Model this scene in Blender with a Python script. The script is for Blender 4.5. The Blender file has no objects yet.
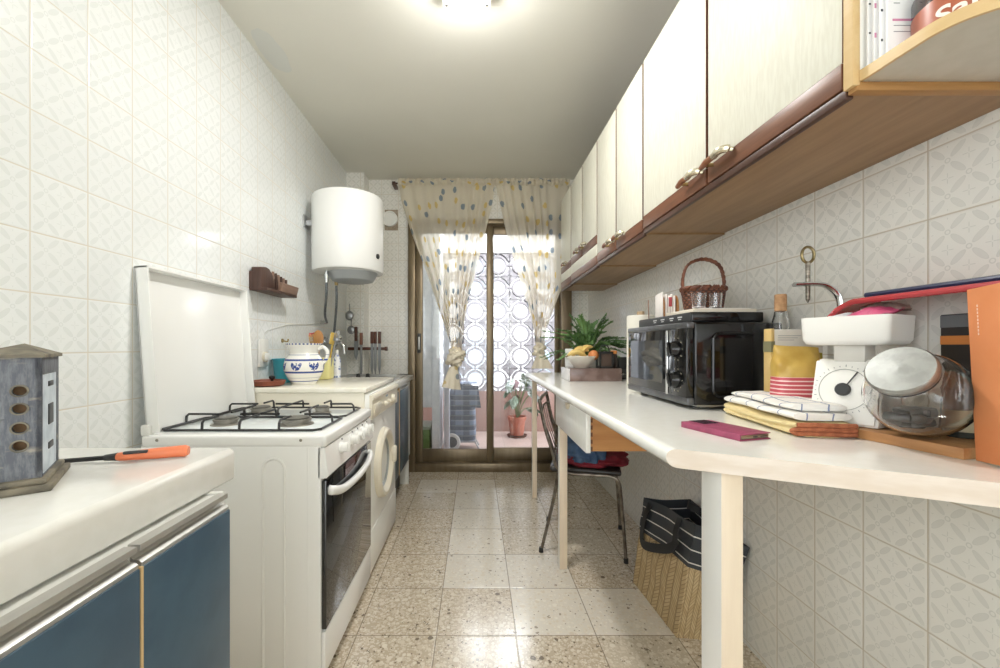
import bpy, bmesh, math, random
from mathutils import Vector, Matrix, noise
sc = bpy.context.scene
COL = sc.collection
random.seed(7)
PI = math.pi

# ------------------------------------------------------------------ camera, world, lights, exposure
cam_d = bpy.data.cameras.new('camera')
cam_d.sensor_width = 36.0
cam_d.lens = 411 * 36 / 1000
cam_d.shift_x = 0.024
cam_d.shift_y = 0.012
cam_d.clip_start = 0.02
cam = bpy.data.objects.new('camera', cam_d)
cam.location = (0, 0, 1.09)
cam.rotation_euler = (PI / 2, 0, 0)
COL.objects.link(cam)
sc.camera = cam

w = bpy.data.worlds.new('sky')
sc.world = w
w.use_nodes = True
bg = w.node_tree.nodes['Background']
bg.inputs[0].default_value = (0.93, 0.97, 1.0, 1)
bg.inputs[1].default_value = 2.0

def area(name, loc, rot, sx, sy, power, col):
    d = bpy.data.lights.new(name, 'AREA')
    d.shape = 'RECTANGLE'; d.size = sx; d.size_y = sy; d.energy = power; d.color = col
    o = bpy.data.objects.new(name, d); o.location = loc; o.rotation_euler = rot
    COL.objects.link(o); return o
# daylight from the room behind the camera, coming in through its wide opening
area('rear_room_daylight', (-0.05, -4.3, 1.3), (PI / 2, 0, PI), 2.1, 2.4, 78, (0.86, 0.93, 1.0))
# fill light in an added, unseen side window, brightening the right wall
area('side_fill_light', (-1.07, -0.85, 1.5), (0, -PI / 2, 0), 1.2, 1.2, 9, (0.88, 0.94, 1.0))
# added lamp hidden under the balcony slab, strengthening daylight at the far end
area('balcony_daylight_boost', (0.05, 4.85, 2.6), (math.radians(-62), 0, 0), 2.4, .5, 45, (0.93, 0.965, 1.0))

vs = sc.view_settings
vs.view_transform = 'Standard'
vs.look = 'None'
vs.gamma = 1.0
vs.use_curve_mapping = False
vs.exposure = 0.98
sc.cycles.max_bounces = 12
sc.cycles.transparent_max_bounces = 24
sc.cycles.diffuse_bounces = 6
sc.cycles.glossy_bounces = 5
sc.cycles.transmission_bounces = 10
sc.cycles.caustics_reflective = False
sc.cycles.caustics_refractive = False
sc.cycles.use_denoising = True
sc.cycles.sample_clamp_indirect = 6.0

# ------------------------------------------------------------------ helpers
def lin(c):
    return c / 12.92 if c <= 0.04045 else ((c + 0.055) / 1.055) ** 2.4
def C(h):
    return tuple(lin(int(h[i:i + 2], 16) / 255) for i in (0, 2, 4)) + (1,)

class G:
    """small node-graph helper"""
    def __init__(s, name):
        s.mat = bpy.data.materials.new(name); s.mat.use_nodes = True
        s.nt = s.mat.node_tree
        s.b = s.nt.nodes['Principled BSDF']
        s.out = s.nt.nodes['Material Output']
    def n(s, t, **k):
        x = s.nt.nodes.new(t)
        for a, v in k.items(): setattr(x, a, v)
        return x
    def put(s, sock, v):
        if hasattr(v, 'is_output'): s.nt.links.new(v, sock)
        else: sock.default_value = v
    def m(s, op, a, b=None, c=None):
        x = s.n('ShaderNodeMath', operation=op)
        s.put(x.inputs[0], a)
        if b is not None: s.put(x.inputs[1], b)
        if c is not None: s.put(x.inputs[2], c)
        return x.outputs[0]
    def mix(s, f, a, b, blend='MIX'):
        x = s.n('ShaderNodeMix', data_type='RGBA', blend_type=blend)
        s.put(x.inputs[0], f); s.put(x.inputs[6], a); s.put(x.inputs[7], b)
        return x.outputs[2]
    def ss(s, v, lo, hi, a=0.0, b=1.0):
        x = s.n('ShaderNodeMapRange', interpolation_type='SMOOTHSTEP')
        s.put(x.inputs[0], v)
        for i, q in enumerate((lo, hi, a, b)): s.put(x.inputs[i + 1], q)
        return x.outputs[0]
    def pos(s, scale=(1, 1, 1), rot=(0, 0, 0), kind='object'):
        if kind == 'world': o = s.n('ShaderNodeNewGeometry').outputs['Position']
        elif kind == 'uv': o = s.n('ShaderNodeTexCoord').outputs['UV']
        else: o = s.n('ShaderNodeTexCoord').outputs['Object']
        mp = s.n('ShaderNodeMapping')
        s.put(mp.inputs[0], o)
        mp.inputs['Scale'].default_value = scale; mp.inputs['Rotation'].default_value = rot
        return mp.outputs[0]
    def xyz(s, v):
        x = s.n('ShaderNodeSeparateXYZ'); s.put(x.inputs[0], v); return x.outputs
    def comb(s, a, b, c=0.0):
        x = s.n('ShaderNodeCombineXYZ'); s.put(x.inputs[0], a); s.put(x.inputs[1], b); s.put(x.inputs[2], c); return x.outputs[0]
    def noise(s, v, scale, detail=4, rough=.5):
        x = s.n('ShaderNodeTexNoise'); s.put(x.inputs['Vector'], v)
        x.inputs['Scale'].default_value = scale; x.inputs['Detail'].default_value = detail; x.inputs['Roughness'].default_value = rough
        return x.outputs['Fac']
    def voro(s, v, scale, feature='F1', dim='3D'):
        x = s.n('ShaderNodeTexVoronoi', feature=feature, voronoi_dimensions=dim); s.put(x.inputs['Vector'], v)
        x.inputs['Scale'].default_value = scale
        return x.outputs
    def white(s, v, dim='2D'):
        x = s.n('ShaderNodeTexWhiteNoise', noise_dimensions=dim); s.put(x.inputs['Vector'], v); return x.outputs
    def bump(s, h, strength=.3, dist=.002):
        x = s.n('ShaderNodeBump'); x.inputs['Strength'].default_value = strength; x.inputs['Distance'].default_value = dist
        s.put(x.inputs['Height'], h); s.nt.links.new(x.outputs[0], s.b.inputs['Normal'])
    def set(s, **k):
        for a, v in k.items(): s.put(s.b.inputs[a.replace('_', ' ')], v)
        return s
    def base(s, v): s.put(s.b.inputs['Base Color'], v)

def plain(name, h, rough=.5, metal=0., **k):
    g = G(name); g.base(C(h)); g.set(Roughness=rough, Metallic=metal, **k)
    return g.mat
def mottled(name, h1, h2, scale=30, rough=.5, bump=0., stretch=(1, 1, 1), metal=0., dist=.002, lo=.35, hi=.65, **k):
    g = G(name); f = g.noise(g.pos(stretch), scale)
    g.base(g.mix(g.ss(f, lo, hi), C(h1), C(h2))); g.set(Roughness=rough, Metallic=metal, **k)
    if bump: g.bump(f, bump, dist)
    return g.mat
def wood(name, h1, h2, axis=1, scale=9, rough=.45, bump=.08):
    st = [6, 6, 6]; st[axis] = .5
    g = G(name); v = g.pos(tuple(st))
    f = g.noise(v, scale, 6, .6); f2 = g.noise(v, scale * 5, 3)
    g.base(g.mix(g.m('ADD', g.m('MULTIPLY', g.ss(f, .3, .7), .7), g.m('MULTIPLY', f2, .3)), C(h1), C(h2)))
    g.set(Roughness=rough); g.bump(f2, bump, .001)
    return g.mat
def glass(name, h='ffffff', rough=0.0, ior=1.45):
    g = G(name); g.base(C(h)); g.set(Roughness=rough, IOR=ior); g.b.inputs['Transmission Weight'].default_value = 1
    return g.mat
def pane(name, tint=(1, 1, 1, 1), refl=1.0):
    g = G(name); t = g.n('ShaderNodeBsdfTransparent'); t.inputs[0].default_value = tint
    r = g.n('ShaderNodeBsdfGlossy'); r.inputs['Roughness'].default_value = .01
    fr = g.n('ShaderNodeFresnel'); fr.inputs[0].default_value = 1.45
    mx = g.n('ShaderNodeMixShader'); g.put(mx.inputs[0], g.m('MULTIPLY', fr.outputs[0], refl))
    g.nt.links.new(t.outputs[0], mx.inputs[1]); g.nt.links.new(r.outputs[0], mx.inputs[2]); g.nt.links.new(mx.outputs[0], g.out.inputs[0])
    return g.mat

LOC = {}
class MB:
    """collects faces and links them as ONE mesh object"""
    def __init__(s): s.v = []; s.f = []; s.mi = []; s.uv = None; s.cur = 0
    def raw(s, vs, fs, mi=None):
        o = len(s.v); s.v += [tuple(p) for p in vs]
        for f in fs: s.f.append(tuple(i + o for i in f)); s.mi.append(s.cur if mi is None else mi)
        return s
    def bm(s, bm, M=None):
        bm.verts.index_update()
        vs = [(M @ v.co if M else v.co) for v in bm.verts]
        s.raw([tuple(v) for v in vs], [[v.index for v in f.verts] for f in bm.faces]); bm.free(); return s
    def box(s, x0, x1, y0, y1, z0, z1, r=0., seg=2, M=None):
        b = bmesh.new(); bmesh.ops.create_cube(b, size=1)
        for v in b.verts:
            v.co = ((x0 + x1) / 2 + v.co.x * (x1 - x0), (y0 + y1) / 2 + v.co.y * (y1 - y0), (z0 + z1) / 2 + v.co.z * (z1 - z0))
        if r: bmesh.ops.bevel(b, geom=b.edges[:], offset=r, segments=seg, profile=.5, affect='EDGES')
        return s.bm(b, M)
    def prism(s, pts, a, b, axis=2, r=0., seg=2, M=None):
        """polygon extruded from a to b along axis; pts are the two other coordinates in x,y,z order"""
        def mk(p, t):
            q = list(p); q.insert(axis, t); return q
        bmx = bmesh.new()
        lo = [bmx.verts.new(mk(p, a)) for p in pts]; hi = [bmx.verts.new(mk(p, b)) for p in pts]
        bmx.faces.new(lo); bmx.faces.new(hi)
        for i in range(len(pts)):
            j = (i + 1) % len(pts); bmx.faces.new((lo[i], lo[j], hi[j], hi[i]))
        bmesh.ops.recalc_face_normals(bmx, faces=bmx.faces[:])
        if r: bmesh.ops.bevel(bmx, geom=[e for e in bmx.edges if e.calc_face_angle(0) > .6], offset=r, segments=seg, profile=.5, affect='EDGES')
        return s.bm(bmx, M)
    def lathe(s, prof, c=(0, 0, 0), n=32, M=None, cap=True, sx=1., sy=1.):
        vs = []; fs = []
        for (r, z) in prof:
            for k in range(n):
                a = 2 * PI * k / n; vs.append((r * math.cos(a) * sx, r * math.sin(a) * sy, z))
        for i in range(len(prof) - 1):
            for k in range(n):
                k2 = (k + 1) % n; fs.append((i * n + k, i * n + k2, (i + 1) * n + k2, (i + 1) * n + k))
        if cap:
            if prof[0][0] > 1e-6: fs.append(tuple(range(n - 1, -1, -1)))
            if prof[-1][0] > 1e-6: fs.append(tuple((len(prof) - 1) * n + k for k in range(n)))
        T = Matrix.Translation(c)
        if M is not None: T = T @ M
        return s.raw([T @ Vector(p) for p in vs], fs)
    def cyl(s, c, r, h, n=24, M=None, b=0.):
        p = [(r, 0), (r, h)] if not b else [(r - b, 0), (r, b), (r, h - b), (r - b, h)]
        return s.lathe(p, c, n, M)
    def tube(s, pts, r, n=8, closed=False, flat=1.):
        pts = [Vector(p) for p in pts]; m = len(pts); rs = r if isinstance(r, (list, tuple)) else [r] * m
        vs = []; fs = []; up = None
        for i, p in enumerate(pts):
            a = pts[i - 1] if (i or closed) else p; b = pts[(i + 1) % m] if (i < m - 1 or closed) else p
            t = (b - a).normalized()
            if up is None:
                up = Vector((0, 0, 1)) if abs(t.z) < .9 else Vector((1, 0, 0))
            sd = t.cross(up)
            if sd.length < 1e-4: sd = t.cross(Vector((0, 1, .3)))
            sd.normalize(); up = sd.cross(t).normalized()
            for k in range(n):
                q = 2 * PI * k / n; vs.append(p + (sd * math.cos(q) + up * math.sin(q) * flat) * rs[i])
        for i in range(m if closed else m - 1):
            for k in range(n):
                k2 = (k + 1) % n; i2 = (i + 1) % m
                fs.append((i * n + k, i * n + k2, i2 * n + k2, i2 * n + k))
        if not closed: fs.append(tuple(range(n - 1, -1, -1))); fs.append(tuple((m - 1) * n + k for k in range(n)))
        return s.raw(vs, fs)
    def grid(s, fn, nu, nv, closed_u=False):
        o = len(s.v); vs = []; fs = []
        for j in range(nv + 1):
            for i in range(nu + 1): vs.append(fn(i / nu, j / nv))
        for j in range(nv):
            for i in range(nu):
                a = j * (nu + 1) + i; fs.append((a, a + 1, a + nu + 2, a + nu + 1))
        s.raw(vs, fs)
        s.gn = (nu, nv, o); return s
    def ball(s, c, rx, ry, rz, n=20, m=12, M=None, fn=None):
        p = [];
        vs = []; fs = []
        for j in range(m + 1):
            t = PI * j / m
            for k in range(n):
                a = 2 * PI * k / n
                q = Vector((math.sin(t) * math.cos(a), math.sin(t) * math.sin(a), -math.cos(t)))
                if fn: q = fn(q)
                vs.append(Vector((q.x * rx, q.y * ry, q.z * rz)))
        for j in range(m):
            for k in range(n):
                k2 = (k + 1) % n; fs.append((j * n + k, j * n + k2, (j + 1) * n + k2, (j + 1) * n + k))
        T = Matrix.Translation(c)
        if M is not None: T = T @ M
        return s.raw([T @ v for v in vs], fs)
    def build(s, name, mats, parent=None, local=False, smooth=35, uv=None, weld=False):
        off = Vector((0, 0, 0))
        if parent is not None and not local: off = LOC.get(parent.name, Vector((0, 0, 0)))
        me = bpy.data.meshes.new(name)
        me.from_pydata([tuple(Vector(p) - off) for p in s.v], [], s.f)
        if not isinstance(mats, (list, tuple)): mats = [mats]
        for m in mats: me.materials.append(m)
        for p, i in zip(me.polygons, s.mi): p.material_index = i
        b = bmesh.new(); b.from_mesh(me)
        if weld: bmesh.ops.remove_doubles(b, verts=b.verts[:], dist=1e-5)
        bmesh.ops.recalc_face_normals(b, faces=b.faces[:]); b.to_mesh(me); b.free()
        if uv:
            l = me.uv_layers.new(name='uv')
            for lp in me.loops: l.data[lp.index].uv = uv(lp.vertex_index)
        if smooth:
            for p in me.polygons: p.use_smooth = True
            me.set_sharp_from_angle(angle=math.radians(smooth))
        o = bpy.data.objects.new(name, me); COL.objects.link(o)
        if parent is not None:
            o.parent = parent; LOC[o.name] = off
        return o

def tag(o, label, cat, group=None, kind=None):
    o['label'] = label; o['category'] = cat
    if group: o['group'] = group
    if kind: o['kind'] = kind
    return o
def thing(name, label, cat, loc=(0, 0, 0), rz=0., group=None):
    o = bpy.data.objects.new(name, None); COL.objects.link(o)
    o.empty_display_size = .05
    o.location = loc; o.rotation_euler = (0, 0, rz)
    LOC[o.name] = Vector(loc)
    return tag(o, label, cat, group)
def struct(o, label=None):
    o['kind'] = 'structure'
    if label: o['label'] = label
    return o
def dup(root, loc, rz=None, label=None):
    r = root.copy(); COL.objects.link(r); r.location = loc
    if rz is not None: r.rotation_euler = (0, 0, rz)
    if label: r['label'] = label
    for ch in list(root.children):
        c = ch.copy(); COL.objects.link(c); c.parent = r
        for g in ch.children:
            d = g.copy(); COL.objects.link(d); d.parent = c
    return r
def RZ(a): return Matrix.Rotation(a, 4, 'Z')
def RX(a): return Matrix.Rotation(a, 4, 'X')
def RY(a): return Matrix.Rotation(a, 4, 'Y')
def T(*p): return Matrix.Translation(p)
def arc(c, r, a0, a1, n, f):
    return [f(c, r, math.radians(a0 + (a1 - a0) * i / n)) for i in range(n + 1)]
def bez(p, n=16):
    """smooth curve through points (Catmull-Rom)"""
    p = [Vector(q) for q in p]; out = []
    q = [p[0] * 2 - p[1]] + p + [p[-1] * 2 - p[-2]]
    for i in range(1, len(q) - 2):
        for k in range(n):
            t = k / n
            out.append(.5 * ((2 * q[i]) + (-q[i - 1] + q[i + 1]) * t + (2 * q[i - 1] - 5 * q[i] + 4 * q[i + 1] - q[i + 2]) * t * t + (-q[i - 1] + 3 * q[i] - 3 * q[i + 1] + q[i + 2]) * t ** 3))
    out.append(p[-1]); return out
def lerp(a, b, t): return a + (b - a) * t
def table_at(tab, y):
    for (a, b) in zip(tab, tab[1:]):
        if y <= b[0]:
            t = (y - a[0]) / (b[0] - a[0]); return [lerp(p, q, t) for p, q in zip(a[1:], b[1:])]
    return list(tab[-1][1:])
def text_mesh(txt, size, extrude=.0005):
    cu = bpy.data.curves.new('lettering', 'FONT'); cu.body = txt; cu.size = size; cu.extrude = extrude; cu.offset = size * .02
    o = bpy.data.objects.new('lettering', cu); COL.objects.link(o)
    dg = bpy.context.evaluated_depsgraph_get(); dg.update()
    me = bpy.data.meshes.new_from_object(o.evaluated_get(dg))
    vs = [v.co.copy() for v in me.vertices]; fs = [list(p.vertices) for p in me.polygons]
    bpy.data.objects.remove(o); bpy.data.meshes.remove(me); bpy.data.curves.remove(cu)
    return vs, fs

# ------------------------------------------------------------------ materials
def tile_mat(name, oy, ox, oz, size, base, pat, grout, rough=.12):
    g = G(name)
    geo = g.n('ShaderNodeNewGeometry')
    p = g.xyz(geo.outputs['Position']); nn = g.xyz(geo.outputs['True Normal'])
    side = g.m('GREATER_THAN', g.m('ABSOLUTE', nn[0]), .5)
    hy = g.m('DIVIDE', g.m('SUBTRACT', p[1], oy), size); hx = g.m('DIVIDE', g.m('SUBTRACT', p[0], ox), size)
    x = g.m('ADD', g.m('MULTIPLY', side, hy), g.m('MULTIPLY', g.m('SUBTRACT', 1., side), hx))
    z = g.m('DIVIDE', g.m('SUBTRACT', p[2], oz), size)
    fx = g.m('FRACT', g.m('ADD', x, 50.)); fz = g.m('FRACT', g.m('ADD', z, 50.))
    cell = g.comb(g.m('FLOOR', x), g.m('FLOOR', z))
    rnd = g.white(cell)[0]
    e = g.m('MINIMUM', g.m('MINIMUM', fx, g.m('SUBTRACT', 1., fx)), g.m('MINIMUM', fz, g.m('SUBTRACT', 1., fz)))
    U = g.m('MULTIPLY', g.m('ADD', fx, fz), 2.); V = g.m('MULTIPLY', g.m('SUBTRACT', fx, fz), 2.)
    du = g.m('ABSOLUTE', g.m('SUBTRACT', U, g.m('ROUND', U))); dv = g.m('ABSOLUTE', g.m('SUBTRACT', V, g.m('ROUND', V)))
    def sq(a): return g.m('MULTIPLY', a, a)
    a = g.m('SUBTRACT', .5, du); b = g.m('SUBTRACT', .5, dv)
    def petal(l, q):
        d = g.m('ADD', sq(g.m('DIVIDE', l, .34)), sq(g.m('DIVIDE', q, .118)))
        body = g.ss(d, .95, 1.05, 1., 0.); rim = g.ss(g.m('ABSOLUTE', g.m('SUBTRACT', d, .9)), .05, .16, 1., 0.)
        return g.m('ADD', g.m('MULTIPLY', body, .75), g.m('MULTIPLY', rim, .35))
    pt = g.m('MAXIMUM', petal(a, dv), petal(b, du))
    r = g.m('SQRT', g.m('ADD', sq(du), sq(dv)))
    ring = g.ss(g.m('ABSOLUTE', g.m('SUBTRACT', r, .085)), .012, .028, 1., 0.)
    cross = g.m('MULTIPLY', g.ss(g.m('ABSOLUTE', g.m('SUBTRACT', a, b)), .012, .028, 1., 0.), g.m('MULTIPLY', g.m('LESS_THAN', g.m('MAXIMUM', a, b), .15), g.m('GREATER_THAN', g.m('MAXIMUM', a, b), .025)))
    pt = g.m('MAXIMUM', pt, g.m('MAXIMUM', g.m('MULTIPLY', ring, 1.3), g.m('MULTIPLY', cross, 1.2)))
    pt = g.m('MULTIPLY', pt, g.m('GREATER_THAN', e, .045))
    pt = g.m('MULTIPLY', pt, g.m('ADD', .75, g.m('MULTIPLY', rnd, .25)))
    gr = g.ss(e, .007, .014, 1., 0.)
    bright = g.m('ADD', .97, g.m('MULTIPLY', g.white(cell)[0], .03))
    bc = g.mix(1., C(base), g.comb(bright, bright, bright), 'MULTIPLY')
    g.base(g.mix(gr, g.mix(g.m('MINIMUM', pt, 1.), bc, C(pat)), C(grout)))
    wav = g.noise(g.pos(kind='world'), 7, 2)
    g.set(Roughness=g.m('ADD', rough, g.m('MULTIPLY', gr, .5)))
    g.bump(g.m('ADD', g.ss(e, .004, .03), g.m('ADD', g.m('MULTIPLY', wav, .9), g.m('MULTIPLY', rnd, .5))), .25, .003)
    return g.mat

def terrazzo(name, bind, chips, dark, frac, ox=.152, oy=1.5475, s=.301):
    g = G(name); v = g.pos(kind='world'); p = g.xyz(v)
    fx = g.m('FRACT', g.m('ADD', g.m('DIVIDE', g.m('SUBTRACT', p[0], ox), s), 50.)); fy = g.m('FRACT', g.m('ADD', g.m('DIVIDE', g.m('SUBTRACT', p[1], oy), s), 50.))
    e = g.m('MINIMUM', g.m('MINIMUM', fx, g.m('SUBTRACT', 1., fx)), g.m('MINIMUM', fy, g.m('SUBTRACT', 1., fy)))
    wv = g.n('ShaderNodeVectorMath', operation='ADD'); g.put(wv.inputs[0], v)
    nz = g.n('ShaderNodeTexNoise'); nz.inputs['Scale'].default_value = 60; g.put(nz.inputs['Vector'], v)
    sc_ = g.n('ShaderNodeVectorMath', operation='SCALE'); g.put(sc_.inputs[0], nz.outputs['Color']); sc_.inputs['Scale'].default_value = .012
    g.put(wv.inputs[1], sc_.outputs[0])
    col = g.mix(g.noise(v, 25), C(bind), C(bind[:]) )
    for scale, th, fr in ((55, .5, frac), (120, .52, frac * .8), (30, .42, frac * .28)):
        o = g.voro(wv.outputs[0], scale, dim='2D')
        rnd = g.xyz(o['Color'])
        inside = g.m('MULTIPLY', g.ss(o['Distance'], th * .62, th * .8, 1., 0.), g.m('LESS_THAN', rnd[0], fr))
        cc = g.mix(rnd[1], C(chips[0]), C(chips[1]))
        cc = g.mix(g.m('GREATER_THAN', rnd[2], .965 if scale < 100 else .93), cc, C(dark))
        col = g.mix(inside, col, cc)
    tv = g.white(g.comb(g.m('FLOOR', g.m('DIVIDE', g.m('SUBTRACT', p[0], ox), s)), g.m('FLOOR', g.m('DIVIDE', g.m('SUBTRACT', p[1], oy), s))))[0]
    br = g.m('ADD', .93, g.m('MULTIPLY', tv, .09))
    col = g.mix(1., col, g.comb(br, br, br), 'MULTIPLY')
    gr = g.ss(e, .004, .009, 1., 0.)
    g.base(g.mix(g.m('MULTIPLY', gr, .7), col, C('6e604e')))
    g.set(Roughness=g.m('ADD', .12, g.m('MULTIPLY', g.noise(v, 9), .1)))
    g.bump(g.m('ADD', g.ss(e, .002, .02), g.m('MULTIPLY', g.noise(v, 4, 2), .6)), .15, .002)
    return g.mat

m_tile = tile_mat('glazed_wall_tile_left', 1.0045, .0, 1.820, .1497, 'eef1f1', 'e1e5e4', 'd6d0c3')
m_tile_r = tile_mat('glazed_wall_tile_right', 1.0457, .0, 1.365, .1497, 'e8e6df', 'd5d4cd', 'c4baaa', .16)
m_tile_b = tile_mat('glazed_wall_tile_back', 1.0045, -.683, 2.276, .145, 'efede7', 'd9d8d0', 'cbc1af', .2)
m_ceil = G('ceiling_paint')
_p = m_ceil.pos(kind='world'); _q = m_ceil.xyz(_p)
_n = m_ceil.noise(_p, 2.5, 5)
_wob = m_ceil.m('MULTIPLY', m_ceil.m('SUBTRACT', m_ceil.noise(_p, 9, 3), .5), .9)
_d = m_ceil.m('ADD', m_ceil.m('POWER', m_ceil.m('DIVIDE', m_ceil.m('SUBTRACT', _q[0], -1.01), .06), 2.), m_ceil.m('POWER', m_ceil.m('DIVIDE', m_ceil.m('SUBTRACT', _q[1], 2.04), .15), 2.))
_patch = m_ceil.ss(m_ceil.m('ADD', _d, _wob), .95, 1.05, 1., 0.)
m_ceil.base(m_ceil.mix(_patch, m_ceil.mix(_n, C('dcdad0'), C('e4e2d9')), C('d9dad5')))
m_ceil.set(Roughness=.75)
m_ceil.bump(m_ceil.m('ADD', _n, m_ceil.m('MULTIPLY', _patch, -.3)), .25, .01)
m_ceil = m_ceil.mat

m_white = plain('white_enamel', 'f0f0ee', .22)
m_white2 = plain('white_enamel_satin', 'ebebe7', .35)
m_lam = mottled('white_laminate', 'eeede7', 'f1f0eb', 40, .17)
m_lam_t = mottled('white_table_laminate', 'f0efe8', 'f3f2ec', 40, .13)
m_endgrain = mottled('pale_unpainted_wood', 'e6dace', 'dccdbd', 12, .55, stretch=(1, 1, 4))
m_cream = mottled('cream_textured_laminate', 'dcdacb', 'd5d2c2', 160, .55, .04, stretch=(1, 1, .15))
m_brown = wood('brown_veneer', '5d3a28', '7d523a', 1, 8, .4)
m_darkbrown = plain('dark_brown_edging', '4a3025', .4)
m_walnut = wood('light_walnut_underside', '8a6a48', 'a5845e', 1, 5, .42)
m_birch = wood('birch_edging', 'cfae7a', 'd9bd8c', 1, 6, .4)
m_shelfgrey = mottled('grey_white_board', 'c9c5b8', 'cfcbbf', 30, .5)
m_brass = plain('old_brass', 'b09a6a', .3, 1.)
m_pearl = plain('pale_gold_handle_end', 'dcd3bb', .22, .8)
m_chrome = plain('chrome', 'd6d8da', .12, 1.)
m_steel = mottled('brushed_steel', 'b9babb', 'c6c7c8', 60, .28, stretch=(1, 12, 1), metal=1.)
m_alu = mottled('aluminium_profile', 'c7c6c3', 'd0cfcb', 40, .45, stretch=(1, .2, 1), metal=.75)
m_blue = mottled('blue_lacquer', '42586a', '4a6172', 14, .34, .03)
m_black = plain('gloss_black', '0d0d0e', .09)
m_blackm = plain('satin_black', '1b1b1c', .4)
m_darkgrey = plain('dark_grey', '3a3b3c', .5)
m_wire = plain('black_enamel_wire', '2d2d2e', .35)
m_bronze = mottled('bronze_anodised_aluminium', '74664f', '7d6e58', 20, .34, stretch=(1, 1, .1), metal=.55)
m_bronze_d = plain('dark_bronze_aluminium', '57493a', .4, .5)
m_pane = pane('window_glass', (.96, .97, .97, 1))
m_creamp = plain('cream_plastic', 'e6dfcd', .3)
m_screw = plain('screw_metal', '8e8a80', .35, .9)
# ------------------------------------------------------------------ the room shell
XL, XR, YB, HC = -1.09, 0.985, 3.61, 2.55
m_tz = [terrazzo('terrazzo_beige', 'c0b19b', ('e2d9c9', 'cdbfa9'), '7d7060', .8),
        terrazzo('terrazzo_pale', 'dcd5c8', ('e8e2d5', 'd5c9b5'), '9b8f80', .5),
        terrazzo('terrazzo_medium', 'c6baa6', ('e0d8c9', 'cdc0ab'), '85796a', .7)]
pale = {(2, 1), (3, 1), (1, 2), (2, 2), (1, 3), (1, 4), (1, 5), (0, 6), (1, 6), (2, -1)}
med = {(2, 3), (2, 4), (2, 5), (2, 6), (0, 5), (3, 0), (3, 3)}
f = MB(); f.box(XL - .1, XR + .1, -4.4, YB + .05, -.06, -.004)
x0s = [XL - .05] + [.152 + .301 * k for k in range(-4, 3)] + [XR + .05]
y0s = [-4.4] + [1.5475 + .301 * k for k in range(-19, 8)]
for i in range(len(x0s) - 1):
    for j in range(len(y0s)):
        y1 = y0s[j + 1] if j + 1 < len(y0s) else YB + .05
        ci = round((x0s[i] - .152) / .301) + 2; cj = round((y0s[j] - 1.5475) / .301) + 1
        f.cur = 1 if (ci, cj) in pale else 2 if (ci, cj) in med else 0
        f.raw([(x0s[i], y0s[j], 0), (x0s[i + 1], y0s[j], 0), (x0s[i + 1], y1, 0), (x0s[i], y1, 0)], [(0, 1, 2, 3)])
struct(f.build('floor', m_tz, smooth=0))
struct(MB().box(XL - .1, XR + .1, -4.4, YB + .1, HC, HC + .1).build('ceiling', m_ceil, smooth=0))
b = MB(); b.box(XL - .1, XL, -.25, YB + .1, 0, HC); b.box(XL - .1, XL, -4.4, -1.45, 0, HC); b.box(XL - .1, XL, -1.45, -.25, 0, .9); b.box(XL - .1, XL, -1.45, -.25, 2.1, HC)  # opening behind the camera is added to hold the side fill light
struct(b.build('wall_left', m_tile, smooth=0))
b = MB()
for (y0, y1, z0, z1) in ((-1.45, -1.40, .9, 2.1), (-.30, -.25, .9, 2.1), (-1.40, -.30, .9, .95), (-1.40, -.30, 2.05, 2.1), (-.875, -.825, .95, 2.05)): b.box(XL - .09, XL - .03, y0, y1, z0, z1, .003)
struct(b.build('window_added', m_white2))  # added frame, out of view, around the fill light's opening
struct(MB().box(XR, XR + .1, -4.4, YB + .1, 0, HC).build('wall_right', m_tile_r, smooth=0))
DX0, DX1, DZ = -.588, .828, 2.19
b = MB(); b.box(XL, DX0, YB, YB + .1, 0, HC); b.box(DX1, XR, YB, YB + .1, 0, HC); b.box(DX0, DX1, YB, YB + .1, DZ, HC)
struct(b.build('wall_back', m_tile_b, smooth=0))
struct(MB().box(XL, -.942, 3.46, YB, 0, HC).build('trim_1', m_tile_b, smooth=0), 'tiled pillar in the far left corner')
b = MB(); b.box(XL, -1.0, -4.4, -4.35, 0, HC); b.box(.9, XR, -4.4, -4.35, 0, HC); b.box(-1.0, .9, -4.4, -4.35, 2.5, HC)
struct(b.build('wall_rear', plain('rear_wall_paint', 'e6e3da', .7), smooth=0))

# door_1: bronze sliding balcony door
d = thing('door_1', 'bronze aluminium sliding glass door to the balcony', 'door', (0, 3.6, 0)); d['kind'] = 'structure'
fr = MB(); fr.box(DX0, -.527, 3.55, 3.70, 0, DZ, .003); fr.box(.738, DX1, 3.55, 3.70, 0, DZ, .003)
fr.box(-.527, .738, 3.55, 3.70, 2.15, DZ, .003); fr.box(-.527, .738, 3.55, 3.70, 0, .074, .003); fr.box(-.527, .738, 3.565, 3.60, .05, .072, .003)
fr.build('door_frame', m_bronze, d)
s1 = MB(); s1.box(-.527, -.468, 3.60, 3.635, .072, 2.15, .003); s1.box(.093, .148, 3.595, 3.635, .072, 2.15, .003)
s1.box(-.468, .093, 3.605, 3.63, .072, .185, .002); s1.box(-.468, .093, 3.605, 3.63, 2.08, 2.15, .002)
sa = s1.build('sliding_sash', [m_bronze], d)
MB().box(-.468, .093, 3.615, 3.619, .185, 2.08).build('glass_pane', m_pane, sa, smooth=0)
h = MB(); h.box(-.513, -.482, 3.588, 3.602, 1.03, 1.2, .004); h.cur = 1; h.box(-.504, -.491, 3.584, 3.590, 1.06, 1.17, .002)
h.build('latch', [m_darkgrey, m_alu], sa)
s2 = MB(); s2.box(.125, .157, 3.645, 3.68, .072, 2.15, .003); s2.box(.70, .738, 3.645, 3.68, .072, 2.15, .003)
s2.box(.157, .70, 3.65, 3.675, .072, .185, .002); s2.box(.157, .70, 3.65, 3.675, 2.08, 2.15, .002)
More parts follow.
